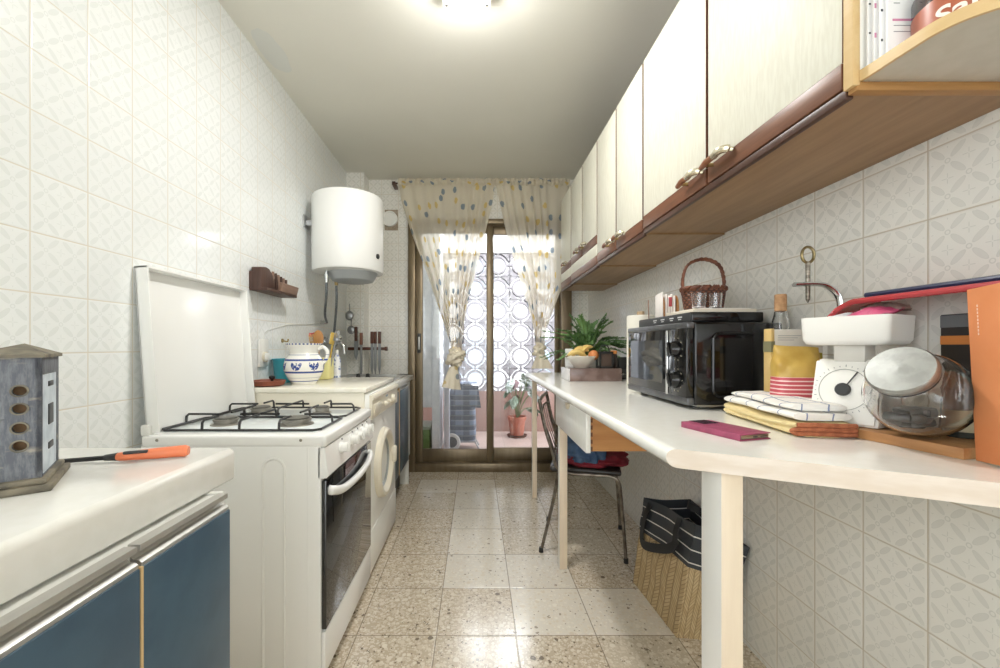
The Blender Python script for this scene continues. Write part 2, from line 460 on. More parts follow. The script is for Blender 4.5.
sb = s2.build('sliding_sash', [m_bronze], d)
MB().box(.157, .70, 3.660, 3.664, .185, 2.08).build('glass_pane', m_pane, sb, smooth=0)

# ------------------------------------------------------------------ the balcony outside
def balc_tile(name, a, b_, gcol):
    g = G(name); v = g.pos(kind='world'); br = g.n('ShaderNodeTexBrick'); g.put(br.inputs['Vector'], v)
    br.offset = 0; br.inputs['Scale'].default_value = 1; br.inputs['Brick Width'].default_value = .3; br.inputs['Row Height'].default_value = .3; br.inputs['Mortar Size'].default_value = .004
    br.inputs['Color1'].default_value = C(a); br.inputs['Color2'].default_value = C(b_); br.inputs['Mortar'].default_value = C(gcol)
    g.base(g.mix(g.m('MULTIPLY', g.noise(v, 12), .5), br.outputs[0], C(b_))); g.set(Roughness=.4); return g.mat
m_bf = balc_tile('pink_balcony_tile', 'c2ada6', 'b6a098', 'a5948c')
m_bw = balc_tile('red_balcony_wall_tile', 'a98980', '9b7a70', '978279')
m_block = mottled('white_breeze_block', 'aca7ac', 'a09ba0', 12, .8)
m_bwall = mottled('white_balcony_paint', 'eceaea', 'e2e0e2', 6, .8)
struct(MB().box(-1.6, 1.7, 3.66, 5.2, -.05, .05).build('floor_balcony', m_bf, smooth=0))
struct(MB().box(-1.6, 1.7, 5.0, 5.1, .05, .54).build('wall_balcony', m_bw, smooth=0))
S = .28; LZ = .54; LX = -.01
lt = MB()
for i in range(-4, 6):
    for k in range(6):
        cx = LX + i * S; cz = LZ + S / 2 + k * S
        n = 20; ro, ri = .114, .089
        vs = []; fs = []
        for q in range(n):
            a = 2 * PI * q / n
            for r in (ro, ri):
                for yy in (5.0, 5.1): vs.append((cx + r * math.cos(a), yy, cz + r * math.sin(a)))
        for q in range(n):
            o = q * 4; p = ((q + 1) % n) * 4
            fs += [(o, p, p + 2, o + 2), (o + 1, o + 3, p + 3, p + 1), (o, o + 1, p + 1, p), (o + 2, p + 2, p + 3, o + 3)]
        lt.raw(vs, fs)
        for sx, sz in ((1, 1), (1, -1), (-1, 1), (-1, -1)):
            lt.prism([(cx + sx * .14, cz + sz * .03), (cx + sx * .14, cz + sz * .114), (cx + sx * .114, cz + sz * .14), (cx + sx * .03, cz + sz * .14), (cx + sx * .045, cz + sz * .124), (cx + sx * .0925, cz + sz * .0925), (cx + sx * .124, cz + sz * .045)], 5.0, 5.1, 1)
        for q in range(4):
            lt.box(-.011, .011, 5.001, 5.099, .11, .141, M=T(cx, 0, cz) @ RY(q * PI / 2))
        lt.box(cx - .14, cx + .14, 5.0, 5.1, cz + .1345, cz + .14); lt.box(cx - .14, cx - .136, 5.0, 5.1, cz - .14, cz + .14); lt.box(cx + .136, cx + .14, 5.0, 5.1, cz - .14, cz + .14)
struct(lt.build('wall_lattice', m_block, smooth=30), 'white breeze block screen of interlocking rings')
b = MB(); b.box(-1.6, 1.7, 4.98, 5.12, LZ + 6 * S, 2.75); b.box(-1.6, -1.15, 4.9, 5.1, .54, 2.3); b.box(-1.6, 1.7, 3.72, 5.12, 2.7, 2.8)
struct(b.build('wall_balcony_header', m_bwall, smooth=0))
struct(MB().box(-1.65, -1.58, 3.71, 5.1, .05, 2.7).build('wall_balcony_side', m_bwall, smooth=0))
# building across the street
bl = thing('apartment_building', 'pale building across the street seen through the breeze blocks', 'building', (0, 13, -6))
MB().box(-14, 14, 13, 16, -8, 7).build('facade', mottled('pale_render', 'f0eeec', 'e6e4e4', 1, .9), bl, smooth=0)
for r in range(-1, 3):
    MB().box(-14, 14, 12.4, 13, -.9 + r * 3, -.65 + r * 3).build('balcony_slab', plain('balcony_slab_grey', 'cfcdcf', .8), bl, smooth=0)
    for cxx in range(-4, 5):
        MB().box(cxx * 2.6 - .6, cxx * 2.6 + .6, 12.93, 13, -.1 + r * 3, 1.3 + r * 3).build('window', plain('blue_grey_window', '9aa3ad', .3) if not (r + 1 + cxx + 4) else bpy.data.materials['blue_grey_window'], bl, smooth=0)  # panes in one flat blue-grey

# tall white cabinet on the balcony, left of the door
c = thing('balcony_cupboard', 'tall white painted cupboard on the balcony behind the left glass', 'cupboard', (-.55, 4.0, .05))
b = MB(); b.box(-.95, -.36, 3.95, 4.4, .50, 2.35, .004); b.box(-.422, -.35, 3.94, 4.4, .05, 2.35, .004); b.box(-.95, -.89, 3.94, 4.4, .05, 2.35, .004)
b.build('body', mottled('chipped_white_paint', 'e9ebee', 'dfe2e6', 25, .5), c)
MB().box(-.885, -.43, 3.935, 3.95, .52, 2.33, .003).build('door', mottled('white_paint', 'eef0f3', 'e4e7eb', 20, .45), c)
c = thing('plastic_crate', 'green plastic crate under the white balcony cupboard', 'crate', (-.6, 4.1, .05))
b = MB(); b.box(-.86, -.45, 3.98, 4.3, .052, .30, .01); b.cur = 1; b.box(-.875, -.435, 3.97, 4.31, .28, .31, .006)
b.build('bin', [plain('green_plastic', '6c8a45', .4), plain('pale_green_plastic', '9ba28c', .4)], c)
tag(MB().box(-.31, -.255, 3.96, 4.02, .05, 1.9, .006).build('white_batten', plain('white_batten_paint', 'e6e6f0', .5)), 'white painted batten standing between cupboard and trolley', 'batten')

# shopping trolley
g = G('blue_plaid_fabric'); v = g.pos(kind='object'); p = g.xyz(v)
def band(c_, fq, th, ph=0.): return g.m('GREATER_THAN', g.m('SINE', g.m('ADD', g.m('MULTIPLY', c_, fq), ph)), th)
bb = g.mix(g.m('MULTIPLY', band(p[2], 62, .0), .8), C('6d7890'), C('232a3d'))
bb = g.mix(g.m('MULTIPLY', band(p[0], 45, .2), .6), bb, C('20283c'))
bb = g.mix(g.m('MULTIPLY', band(p[2], 124, .8, 2.6), .3), bb, C('aeb0b2')); bb = g.mix(g.m('MULTIPLY', band(p[0], 45, .93, 2.), .08), bb, C('b9bbc0'))
g.base(bb); g.set(Roughness=.75); m_plaid = g.mat
t = thing('shopping_trolley', 'blue plaid shopping trolley parked on the balcony behind the glass', 'shopping trolley', (-.13, 4.2, .05))
def bagfn(u, v):
    a = u * 2 * PI; z = lerp(.14, .70, v)
    wx = lerp(.135, .14, v) * (1 - .35 * max(0, v - .82) / .18); wy = .11 * (1 - .3 * max(0, v - .85) / .15)
    cs, sn = math.cos(a), math.sin(a); ex = .45
    x = math.copysign(abs(cs) ** ex, cs) * wx; y = math.copysign(abs(sn) ** ex, sn) * wy
    nz = noise.noise(Vector((x * 9, y * 9, z * 7))) * .014
    return (-.14 + x + nz - .03 * max(0, v - .8), 4.2 + y + nz, z + nz)
b = MB(); b.grid(bagfn, 40, 20); b.lathe([(0.0, 0), (.09, 0)], (-.145, 4.2, .70), 20, sy=.8, cap=False)
b.build('bag', m_plaid, t)
def flap(u, v):
    x = lerp(-.22, .02, u); z = .715 - .22 * v + .01 * math.sin(u * 5) - max(0, u - .6) * .02
    return (x + .03 * v * u, 4.2 - .125 - .012 * math.sin(v * 3), z - (1 - u) * .02)
b = MB(); b.grid(flap, 12, 8); b.grid(lambda u, v: (lerp(-.22, .01, u), 4.2 - .12 + .2 * v, .715 + .012 * math.sin(v * 3)), 12, 6)
fl = b.build('flap', m_plaid, t)
b = MB()
for yy in (4.12, 4.28):
    b.tube([(-.17, 4.2 if 0 else yy, .95 if yy < 4.2 else .95), (-.205, yy, .6), (-.23, yy, .13)], .009)
b.tube([(-.17, 4.12, .95), (-.17, 4.28, .95)], .011); b.tube([(-.02, 4.12, .15), (.03, 4.11, .06)], .008); b.tube([(-.02, 4.28, .15), (.03, 4.29, .06)], .008); b.box(-.26, -.0, 4.10, 4.30, .125, .14, .004)
b.build('frame', plain('grey_tube', '9a9ca0', .3, .6), t)
for yy in (4.07, 4.33):
    b = MB(); b.lathe([(.055, -.012), (.08, -.014), (.086, -.007), (.086, .007), (.08, .014), (.055, .012), (.055, -.012)], (-.24, yy, .138), 28, RX(PI / 2), cap=False)
    wh = b.build('wheel', plain('pale_rubber', 'd9d6d2', .5) if yy < 4.2 else bpy.data.materials['pale_rubber'], t)
    MB().lathe([(.0, -.008), (.054, -.006), (.054, .006), (0, .008)], (-.24, yy, .138), 24, RX(PI / 2)).build('hub', m_darkgrey, wh)

# balcony plant
t = thing('potted_caladium', 'variegated potted plant in a terracotta pot on the balcony', 'potted plant', (.47, 4.72, .05))
m_terra = mottled('terracotta', 'a86450', '9a5845', 20, .7)
MB().lathe([(.0, .022), (.075, .022), (.098, .20), (.108, .20), (.108, .235), (.096, .235), (.092, .205), (.0, .205)], (.47, 4.72, .05), 32).build('pot', m_terra, t)
MB().lathe([(.0, 0), (.10, 0), (.118, .022), (.112, .022), (.098, .008), (0, .008)], (.47, 4.72, .05), 32).build('saucer', plain('brown_saucer', '6d4a3c', .6), t)
lf = [MB(), MB(), MB()]; st = MB(); rr = random.Random(3)
for k in range(17):
    a = rr.uniform(0, 2 * PI); L = rr.uniform(.05, .2); h = rr.uniform(.10, .52)
    base = Vector((.47, 4.72, .25)); tip = base + Vector((math.cos(a) * L, math.sin(a) * L * .8, h))
    st.tube(bez([base, base.lerp(tip, .5) + Vector((0, 0, .05)), tip], 5), .004, 5)
    ln = rr.uniform(.12, .19); wd = ln * .62; dr = Vector((math.cos(a), math.sin(a) * .8, -rr.uniform(.4, 1.3))).normalized(); sd = dr.cross(Vector((0, 0, 1))).normalized()
    if abs(sd.y) > .7: sd = Vector((.8, .5 * sd.y, .1)).normalized()
    nrm = sd.cross(dr)
    def leaf(u, v):
        wv = math.sin(PI * min(1, v * .93 + .07)) ** .7 * wd / 2 * (1 - .25 * v)
        return tip + dr * ln * (v - .12) + sd * wv * (2 * u - 1) + nrm * (-.02 * (2 * u - 1) ** 2 + .015 * math.sin(v * 3))
    lf[0 if h > .3 and k % 3 else 1 if k % 4 else 2].grid(leaf, 6, 8)
st.build('stems', plain('stem_green', '6f7a58', .6), t)
def leafm(n, a, b_): return mottled(n, a, b_, 26, .5, lo=.42, hi=.58)
for q, (n, a, b_) in zip(lf, (('pale_leaf', 'd5dcdc', '8d9a8c'), ('grey_green_leaf', '8a9789', '64735f'), ('plum_leaf', '7d5c62', '8c7d78'))):
    if q.v: q.build('leaves', leafm(n, a, b_), t)
# ------------------------------------------------------------------ curtains
g = G('sheer_printed_curtain'); v = g.pos(kind='uv'); pv = g.xyz(v)
wv = g.n('ShaderNodeTexVoronoi', voronoi_dimensions='2D'); g.put(wv.inputs['Vector'], v); wv.inputs['Scale'].default_value = 7.; wv.inputs['Randomness'].default_value = .85
rc = g.xyz(wv.outputs['Color'])
dd = g.m('ADD', wv.outputs['Distance'], g.m('MULTIPLY', g.m('SUBTRACT', g.noise(v, 40, 2), .5), .16))
mot = g.m('MULTIPLY', g.ss(dd, .17, .2, 1., 0.), g.m('LESS_THAN', rc[1], .8))
motc = g.mix(g.m('GREATER_THAN', rc[0], .5), C('6f8598'), C('d3b96c'))
colr = g.mix(g.m('MULTIPLY', mot, .85), C('f3ebd9'), motc)
df = g.n('ShaderNodeBsdfDiffuse'); g.put(df.inputs[0], colr); tr = g.n('ShaderNodeBsdfTranslucent'); g.put(tr.inputs[0], colr)
m1 = g.n('ShaderNodeMixShader'); m1.inputs[0].default_value = .5; g.nt.links.new(df.outputs[0], m1.inputs[1]); g.nt.links.new(tr.outputs[0], m1.inputs[2])
tp = g.n('ShaderNodeBsdfTransparent'); m2 = g.n('ShaderNodeMixShader')
g.put(m2.inputs[0], g.m('ADD', .75, g.m('MULTIPLY', mot, .22))); g.nt.links.new(tp.outputs[0], m2.inputs[1]); g.nt.links.new(m1.outputs[0], m2.inputs[2]); g.nt.links.new(m2.outputs[0], g.out.inputs[0])
m_curt = g.mat
def px(x, y, Y=3.5): return ((x - 476) / 411 * Y, 1.09 - (y - 346) / 411 * Y)
def curtain(label, edges, knot, tail, pleats, seed):
    rn = random.Random(seed)
    tab = [(px(0, y)[1], px(xl, y)[0], px(xr, y)[0]) for (y, xl, xr) in edges]
    tab = sorted(tab); ztop = tab[-1][0]; zbot = tab[0][0]
    t = thing('curtain', label, 'curtain', ((tab[-1][1] + tab[-1][2]) / 2, 3.5, ztop), 0, 'printed curtains on the balcony door')
    phs = [rn.uniform(-.35, .35) for _ in range(pleats * 2 + 4)]
    nu, nv = pleats * 10, 60
    def fn(u, q):
        z = lerp(ztop, zbot, q); xl, xr = table_at(tab, z)
        w_ = xr - xl; full = tab[-1][2] - tab[-1][1]
        ph = u * pleats * 2 * PI + math.sin(u * 13 + seed) * 1.1 + phs[int(u * pleats)] * 0
        amp = lerp(.012, .038, min(1, q * 2.5)) * (.6 + .4 * math.sin(u * 7.3 + seed))
        uu = u + .018 * math.sin(ph * 1.0) * q
        sag = .05 * math.sin(PI * q) * (1 - abs(2 * u - 1)) * 0
        return (xl + w_ * uu, 3.49 + amp * math.cos(ph) - .03 * q, z - sag)
    b = MB(); b.grid(fn, nu, nv)
    W = tab[-1][2] - tab[-1][1]
    o = b.build('panel', m_curt, t, smooth=180, uv=lambda i: ((i % (nu + 1)) / nu * W * 1.6 + seed, (i // (nu + 1)) / nv * (ztop - zbot)))
    # gathered heading with a frill above the rod
    x0, x1 = tab[-1][1], tab[-1][2]
    def hd(u, q):
        z = ztop - .045 + .06 * q; rr_ = .014 if q < .7 else .014 - .02 * (q - .7)
        return (lerp(x0, x1, u), 3.482 - rr_ * math.sin(PI * min(1, q * 1.2)) * 1.4 + .008 * math.cos(u * pleats * 4.7 * PI + seed), z + .004 * math.sin(u * pleats * 7))
    b = MB(); b.grid(hd, pleats * 14, 8)
    b.build('heading', m_curt, t, smooth=180, uv=lambda i: ((i % (pleats * 14 + 1)) / (pleats * 14) * W * 1.6 + 3, (i // (pleats * 14 + 1)) * .02))
    # the knot: a band wound round the gathered cloth
    kx, kz = px(*knot[:2]); kr = knot[2]
    b = MB()
    def kn(q):
        a = math.atan2(q.y, q.x)
        return q * (1 + .10 * math.sin(q.z * 7 + a * 2 + seed) + .06 * math.sin(q.z * 17 - a * 3) + .12 * noise.noise(q * 3 + Vector((seed, 0, 0))))
    b.ball((kx, 3.46, kz - .01), kr * 1.15, kr * .9, kr * 1.35, 56, 40, fn=kn)
    b.ball((kx + .01, 3.455, kz + .03), kr * 1.0, kr * .95, kr * .55, 48, 24, RY(.45), fn=lambda q: q * (1 + .09 * math.sin(q.z * 14 + q.x * 3) + .1 * noise.noise(q * 4)))
    pts = [Vector((kx + kr * 1.1 * math.cos(a) , 3.455 + kr * .95 * math.sin(a), kz - .015 + kr * .7 * math.cos(a + .4))) for a in [2 * PI * k / 32 for k in range(32)]]
    b.tube(pts, [kr * (.30 + .07 * math.sin(k * 1.7)) for k in range(32)], 12, True, flat=1.2)
    b.build('knot', m_cloth, t, smooth=180)
    # flared tail under the knot
    tz = [(px(x, y)) for (x, y) in tail]   # top centre, bottom left, bottom right
    (tx, tzz), (blx, blz), (brx, brz) = tz
    def tl(u, q):
        a = u * 2 * PI; wl = lerp(tx - .03, blx, q ** .8); wr = lerp(tx + .03, brx, q ** .8)
        cx = (wl + wr) / 2; hw = (wr - wl) / 2; z = lerp(tzz, lerp(blz, brz, (math.cos(a) + 1) / 2), q)
        fold = 1 + .16 * math.sin(a * 5 + seed) * q
        return (cx + hw * math.cos(a) * fold, 3.455 + (.03 + .03 * q) * math.sin(a) * fold, z)
    b = MB(); b.grid(tl, 48, 14)
    b.build('tail', m_cloth, t, smooth=180, uv=lambda i: ((i % 49) / 48 * .4 + seed, (i // 49) / 14 * .3))
    return t
g2 = G('printed_curtain_bunched'); v = g2.pos(kind='object')
wv = g2.voro(v, 11.); rc = g2.xyz(wv['Color']); mo = g2.m('MULTIPLY', g2.ss(wv['Distance'], .24, .28, 1., 0.), g2.m('LESS_THAN', rc[1], .6))
g2.base(g2.mix(g2.m('MULTIPLY', mo, .75), C('f0e6d2'), g2.mix(g2.m('GREATER_THAN', rc[0], .5), C('6f8598'), C('d3b96c')))); g2.set(Roughness=.8)
g2.b.inputs['Subsurface Weight'].default_value = 0; m_cloth = g2.mat
curtain('printed sheer curtain with long knotted tail, left side of balcony door',
        [(181, 398.5, 495), (200, 401, 493), (233, 411, 485), (274, 427, 475), (301, 436, 468), (322, 443, 464), (340, 449, 463), (352, 451, 462)],
        (456, 356, .06), ((454, 366), (442.5, 386), (460, 389)), 9, 2)
curtain('printed sheer curtain with short knotted tail, right side of balcony door beside wall cabinets',
        [(181, 495, 569), (200, 499, 569), (240, 508, 567), (285, 521.5, 563), (318, 531, 550), (333, 534, 545), (344, 534, 544)],
        (538.5, 349, .042), ((540, 354), (532, 368), (552, 368)), 8, 5)
r = thing('curtain_rod', 'thin dark curtain rod above the balcony door', 'curtain rod', (0, 3.49, 2.47))
MB().tube([(-.70, 3.5, 2.475), (.78, 3.5, 2.475)], .008).build('rod', m_darkbrown, r)
b = MB(); b.box(-.715, -.685, 3.49, 3.6099, 2.46, 2.49, .004); b.build('bracket', m_darkbrown, r)

# ------------------------------------------------------------------ left side: base cabinet with worktop
def alu_strip(y0, y1, x, z1):
    b = MB()
    prof = [(x - .012, z1), (x + .006, z1), (x + .006, z1 - .009), (x - .006, z1 - .011), (x - .009, z1 - .016), (x - .004, z1 - .021), (x + .004, z1 - .022), (x + .008, z1 - .025), (x + .008, z1 - .031), (x - .012, z1 - .031)]
    b.prism([(p_[0], p_[1]) for p_ in prof], y0, y1, 1); return b
t = thing('base_cabinet', 'blue base cabinet with aluminium grip strips at left foreground', 'cabinet', (-.78, .27, 0))
b = MB(); b.box(-1.08, -.487, -.32, .782, .1, .806); b.box(-1.05, -.54, -.32, .78, 0, .1); b.build('carcass', m_white2, t, smooth=0)
MB().box(-1.08, -.486, .7825, .794, 0, .81, .001).build('end_panel', m_white2, t)
for (y0, y1) in ((-.32, .572), (.578, .781)):
    dd_ = MB().box(-.486, -.467, y0, y1, .11, .780, .0015).build('door', m_blue, t)
    alu_strip(y0, y1, -.478, .8105).build('handle', m_alu, dd_)
MB().box(-.4855, -.4665, .573, .577, .11, .781).build('edge_strip', plain('raw_wood_edge', 'd8b98a', .5), t, smooth=0)
wt = MB()
prof = [(-1.089, .812)] + [(-.511 + .006 * math.cos(math.radians(a)), .818 + .006 * math.sin(math.radians(a))) for a in range(-90, 1, 30)] + [(-.518 + .013 * math.cos(math.radians(a)), .864 + .013 * math.sin(math.radians(a))) for a in range(0, 91, 15)] + [(-1.089, .877)]
wt.prism(prof, -.32, .862, 1, .004)
tag(wt.build('worktop', m_lam, smooth=40), 'white worktop with rounded front edge on the blue cabinet', 'worktop')

# ------------------------------------------------------------------ gas cooker
t = thing('gas_cooker', 'white gas cooker with raised lid and dark glass oven door', 'cooker', (-.77, 1.58, 0))
CY0, CY1, CX = 1.298, 1.86, -.478
b = MB()
b.box(-1.06, CX - .012, CY0, CY1, .035, .775, .004)
b.tube([(-.673, CY0, .04), (-.673, CY0, .70)] + [(-.639 + .034 * math.cos(math.radians(a)), CY0, .70 + .034 * math.sin(math.radians(a))) for a in range(165, 14, -15)] + [(-.605, CY0, .70), (-.605, CY0, .04)], .0045, 8)
b.box(-.533, -.5305, CY0 - .0015, CY0 + .002, .04, .772)
for x in (-1.03, -.53):
    for y in (1.33, 1.83): b.cyl((x, y, 0), .018, .04, 12)
body = b.build('body', m_white, t)
b = MB(); b.box(-1.058, CX + .004, CY0 - .003, CY1 + .003, .77, .808, .009, 3); hobp = b.build('hob_plate', m_white, t)
b = MB(); b.box(-1.03, -.525, CY0 + .045, CY1 - .045, .8075, .8095, .001); b.build('burner_pan', plain('white_enamel_pan', 'e8efef', .12), hobp)
b = MB()
for x in (-1.005, -.552): b.lathe([(0, 0), (.005, .001), (.004, .003), (0, .004)], (x, CY0 - .003, .793), 12, RX(PI / 2))
b.build('screw', m_screw, hobp)
for (x, y, r_) in ((-.897, 1.475, .042), (-.645, 1.475, .052), (-.907, 1.735, .042), (-.649, 1.735, .03)):
    bn = MB().lathe([(0, 0), (r_ + .008, 0), (r_ + .006, .004), (r_ * .9, .005), (r_ * .9, .014), (r_, .015), (r_, .021), (0, .021)], (x, y, .8095), 32).build('burner', plain('burner_alloy', '9b978f', .4, .7) if 'burner_alloy' not in bpy.data.materials else bpy.data.materials['burner_alloy'], t)
    MB().lathe([(0, .021), (r_ * .86, .021), (r_ * .86, .026), (r_ * .7, .028), (0, .028)], (x, y, .8095), 32).build('burner_cap', plain('burner_cap_grey', '6a6861', .5) if 'burner_cap_grey' not in bpy.data.materials else bpy.data.materials['burner_cap_grey'], bn)
def grate(y0, y1, cy, xa, xb):
    b = MB(); z0 = .8145; z1 = .846
    def rr_(x0, x1): return [(x0 + .02, y0, z0), (x1 - .02, y0, z0), (x1, y0 + .02, z0), (x1, y1 - .02, z0), (x1 - .02, y1, z0), (x0 + .02, y1, z0), (x0, y1 - .02, z0), (x0, y0 + .02, z0)]
    b.tube(rr_(-1.04, -.515), .0042, 6, True)
    for x in (xa, -.775, xb):
        for (a, s_) in ((y0, 1), (y1, -1)):
            L = .085 if x != -.775 else (y1 - y0) / 2
            b.tube([(x, a, z0), (x, a + s_ * .002, z1 - .008), (x, a + s_ * .01, z1), (x, a + s_ * L, z1)], .0042, 6)
    for (x, s_, L) in ((-1.04, 1, .12), (-.515, -1, .1)):
        b.tube([(x, cy, z0), (x + s_ * .002, cy, z1 - .008), (x + s_ * .01, cy, z1), (x + s_ * L, cy, z1)], .0042, 6)
    for x in (xa, xb):
        for s_ in (-1, 1):
            b.tube([(-.775, cy, z1), (-.775 + s_ * .07, cy, z1)], .0042, 6)
    return b
grate(1.345, 1.595, 1.475, -.897, -.645).build('pan_support', m_wire, t)
grate(1.605, 1.845, 1.735, -.907, -.649).build('pan_support', m_wire, t)
# lid standing upright against the wall
LM = T(-1.037, 0, .812) @ RY(math.radians(-4.2))
b = MB(); b.box(-.012, -.004, CY0 + .008, CY1 + .02, 0, .535, .003, M=LM)
b.box(-.012, .03, CY0 + .008, CY0 + .016, 0, .535, .002, M=LM); b.box(-.012, .03, CY1 + .012, CY1 + .02, 0, .535, .002, M=LM); b.box(-.012, .03, CY0 + .008, CY1 + .02, .527, .535, .002, M=LM)
b.build('lid', m_white, t)
b = MB()
for y in (CY0 + .012, CY1 - .01): b.box(-1.06, -1.03, y - .014, y + .014, .805, .84, .005)
b.build('lid_hinge', m_white2, t)
b = MB(); b.prism([(CX - .02, .672), (CX + .006, .672), (CX + .012, .68), (CX, .768), (CX - .02, .768)], CY0, CY1, 1)
cp = b.build('control_panel', m_white, t)
for i, y in enumerate((1.44, 1.56, 1.63, 1.70, 1.77)):
    b = MB(); M_ = T(CX + .004, y, .735) @ RY(PI / 2 - .08)
    b.lathe([(0, 0), (.021, 0), (.021, .008), (.017, .014), (.016, .024), (0, .025)], (0, 0, 0), 20, M=None) if False else b.lathe([(0, 0), (.021, 0), (.021, .006), (.0165, .011), (.0155, .025), (.013, .027), (0, .027)], (CX + .004, y, .735), 20, RY(PI / 2 - .08))
    b.box(-.018, .018, -.0045, .0045, .012, .034, .003, M=M_)
    b.build('knob', m_white, cp)
b = MB()
for y in (1.44, 1.56, 1.63, 1.70, 1.77): b.cyl((CX + .0005, y + .02, .760), .003, .003, 8, RY(PI / 2))
b.build('knob_mark', m_darkgrey, cp)
od = MB().box(CX - .012, CX + .004, CY0 + .004, CY1 - .004, .19, .664, .004).build('oven_door', plain('oven_glass', '17191d', .04, 0., **{'Specular_IOR_Level': .9}), t)
hp = [(CX + .002, CY0 + .034, .625), (CX + .014, CY0 + .036, .622), (CX + .022, CY0 + .12, .600), (CX + .024, (CY0 + CY1) / 2, .590), (CX + .022, CY1 - .13, .598), (CX + .014, CY1 - .06, .618), (CX + .002, CY1 - .055, .622)]
MB().tube(bez(hp, 8), .0125, 12, flat=1.25).build('handle', m_white, od)
b = MB(); b.box(CX - .012, CX + .002, CY0 + .002, CY1 - .002, .05, .184, .004); b.build('drawer', m_white, t)

# ------------------------------------------------------------------ washing machine and its board
t = thing('washing_machine', 'cream front loading washing machine beyond the cooker', 'washing machine', (-.78, 2.21, 0))
MX = -.493; WY0, WY1 = 1.905, 2.515
b = MB(); b.box(-1.06, MX, WY0, WY1, .02, .866, .006)
for x in (-1.02, -.54):
    for y in (1.95, 2.47): b.cyl((x, y, 0), .02, .03, 12)
b.build('body', m_white2, t)
b = MB(); b.prism([(MX - .01, .745), (MX + .006, .745), (MX + .012, .752), (MX + .012, .835), (MX + .02, .845), (MX + .018, .856), (MX - .01, .862)], WY0 + .002, WY1 - .002, 1)
cp = b.build('control_panel', m_creamp, t)
b = MB(); b.box(MX + .011, MX + .018, 1.93, 2.07, .765, .815, .004); b.build('detergent_drawer', m_creamp, cp)
for (y, r_) in ((2.36, .026), (2.25, .012), (2.16, .012)):
    b = MB(); b.lathe([(0, 0), (r_, 0), (r_ * .85, .016), (0, .017)], (MX + .012, y, .79), 20, RY(PI / 2)); b.box(-.004, .004, -r_ * .8, r_ * .8, 0, .022, .002, M=T(MX + .012, y, .79) @ RY(PI / 2)); b.build('knob', m_creamp, cp)
b = MB(); b.box(MX + .0115, MX + .0125, 2.19, 2.24, .818, .828); b.build('badge', plain('blue_grey_print', '8fa3b5', .4), cp)
DC = (MX, 2.165, .482)
b = MB(); b.lathe([(.122, .004), (.132, .012), (.140, .022), (.150, .031), (.166, .031), (.177, .020), (.180, 0), (.122, 0)], DC, 48, RY(PI / 2), cap=False)
dr = b.build('door_ring', m_creamp, t)
b = MB(); b.lathe([(0, -.03), (.06, -.026), (.105, -.012), (.132, .010)], DC, 40, RY(PI / 2), cap=False); b.build('door_glass', plain('dark_door_glass', '2c3133', .06), dr)
b = MB(); b.lathe([(.108, -.004), (.122, .010), (.13, .008)], DC, 40, RY(PI / 2), cap=False); b.build('chrome_ring', plain('grey_gasket', '9aa09f', .3), dr)
b = MB(); b.box(MX + .018, MX + .046, 2.30, 2.335, .44, .53, .008); b.build('door_catch', m_creamp, dr)
b = MB(); b.box(MX - .004, MX + .003, WY0 + .003, WY1 - .003, .03, .222, .002); b.build('kick_panel', m_white2, t)
b = MB(); b.box(-1.088, -.505, 1.884, 2.54, .8735, .898, .005, 3)
tag(b.build('machine_top_board', mottled('cream_laminate', 'ece7d8', 'f0ece0', 30, .14)), 'cream laminate board lying on the washing machine', 'board')
tag(MB().box(-1.085, -.515, 1.888, 1.901, .60, .8735, .002).build('support_panel', plain('cream_panel_paint', 'e9e3d3', .4)), 'cream upright panel between cooker and washing machine', 'panel')

# ------------------------------------------------------------------ sink unit
t = thing('sink_cabinet', 'blue sink cabinet between washing machine and balcony door', 'cabinet', (-.8, 2.9, 0))
b = MB(); b.box(-1.06, -.552, 2.548, 3.44, .19, .808); b.build('carcass', m_white2, t, smooth=0)
for (y0, y1) in ((2.55, 2.84), (2.865, 3.24)):
    dd_ = MB().box(-.55, -.532, y0, y1, .195, .774, .0015).build('door', m_blue, t)
    alu_strip(y0, y1, -.543, .806).build('handle', m_alu, dd_)
MB().box(-.551, -.531, 2.842, 2.863, .195, .80).build('edge_strip', bpy.data.materials['raw_wood_edge'], t, smooth=0)
b = MB(); b.box(-1.04, -.60, 2.56, 3.2, 0, .19); b.build('plinth', m_darkgrey, t, smooth=0)
MB().box(-.60, -.532, 3.242, 3.256, 0, .806, .001).build('end_panel', m_white2, t)
t = thing('sink_worktop', 'white worktop with a steel sink inset beyond the washing machine', 'sink', (-.8, 3.0, .82))
MB().box(-1.088, -.524, 2.546, 3.45, .81, .848, .006).build('slab', m_lam, t)
b = MB(); o_ = [(-1.06, 2.58), (-.565, 2.58), (-.565, 3.42), (-1.06, 3.42)]
b.box(-1.06, -.565, 2.58, 2.66, .848, .856, .003); b.box(-1.06, -.565, 3.34, 3.42, .848, .856, .003); b.box(-1.06, -.98, 2.58, 3.42, .848, .856, .003); b.box(-.64, -.565, 2.58, 3.42, .848, .856, .003)
b.box(-.99, -.63, 2.65, 3.35, .8482, .8495)
b.build('steel_sink', m_steel, t)
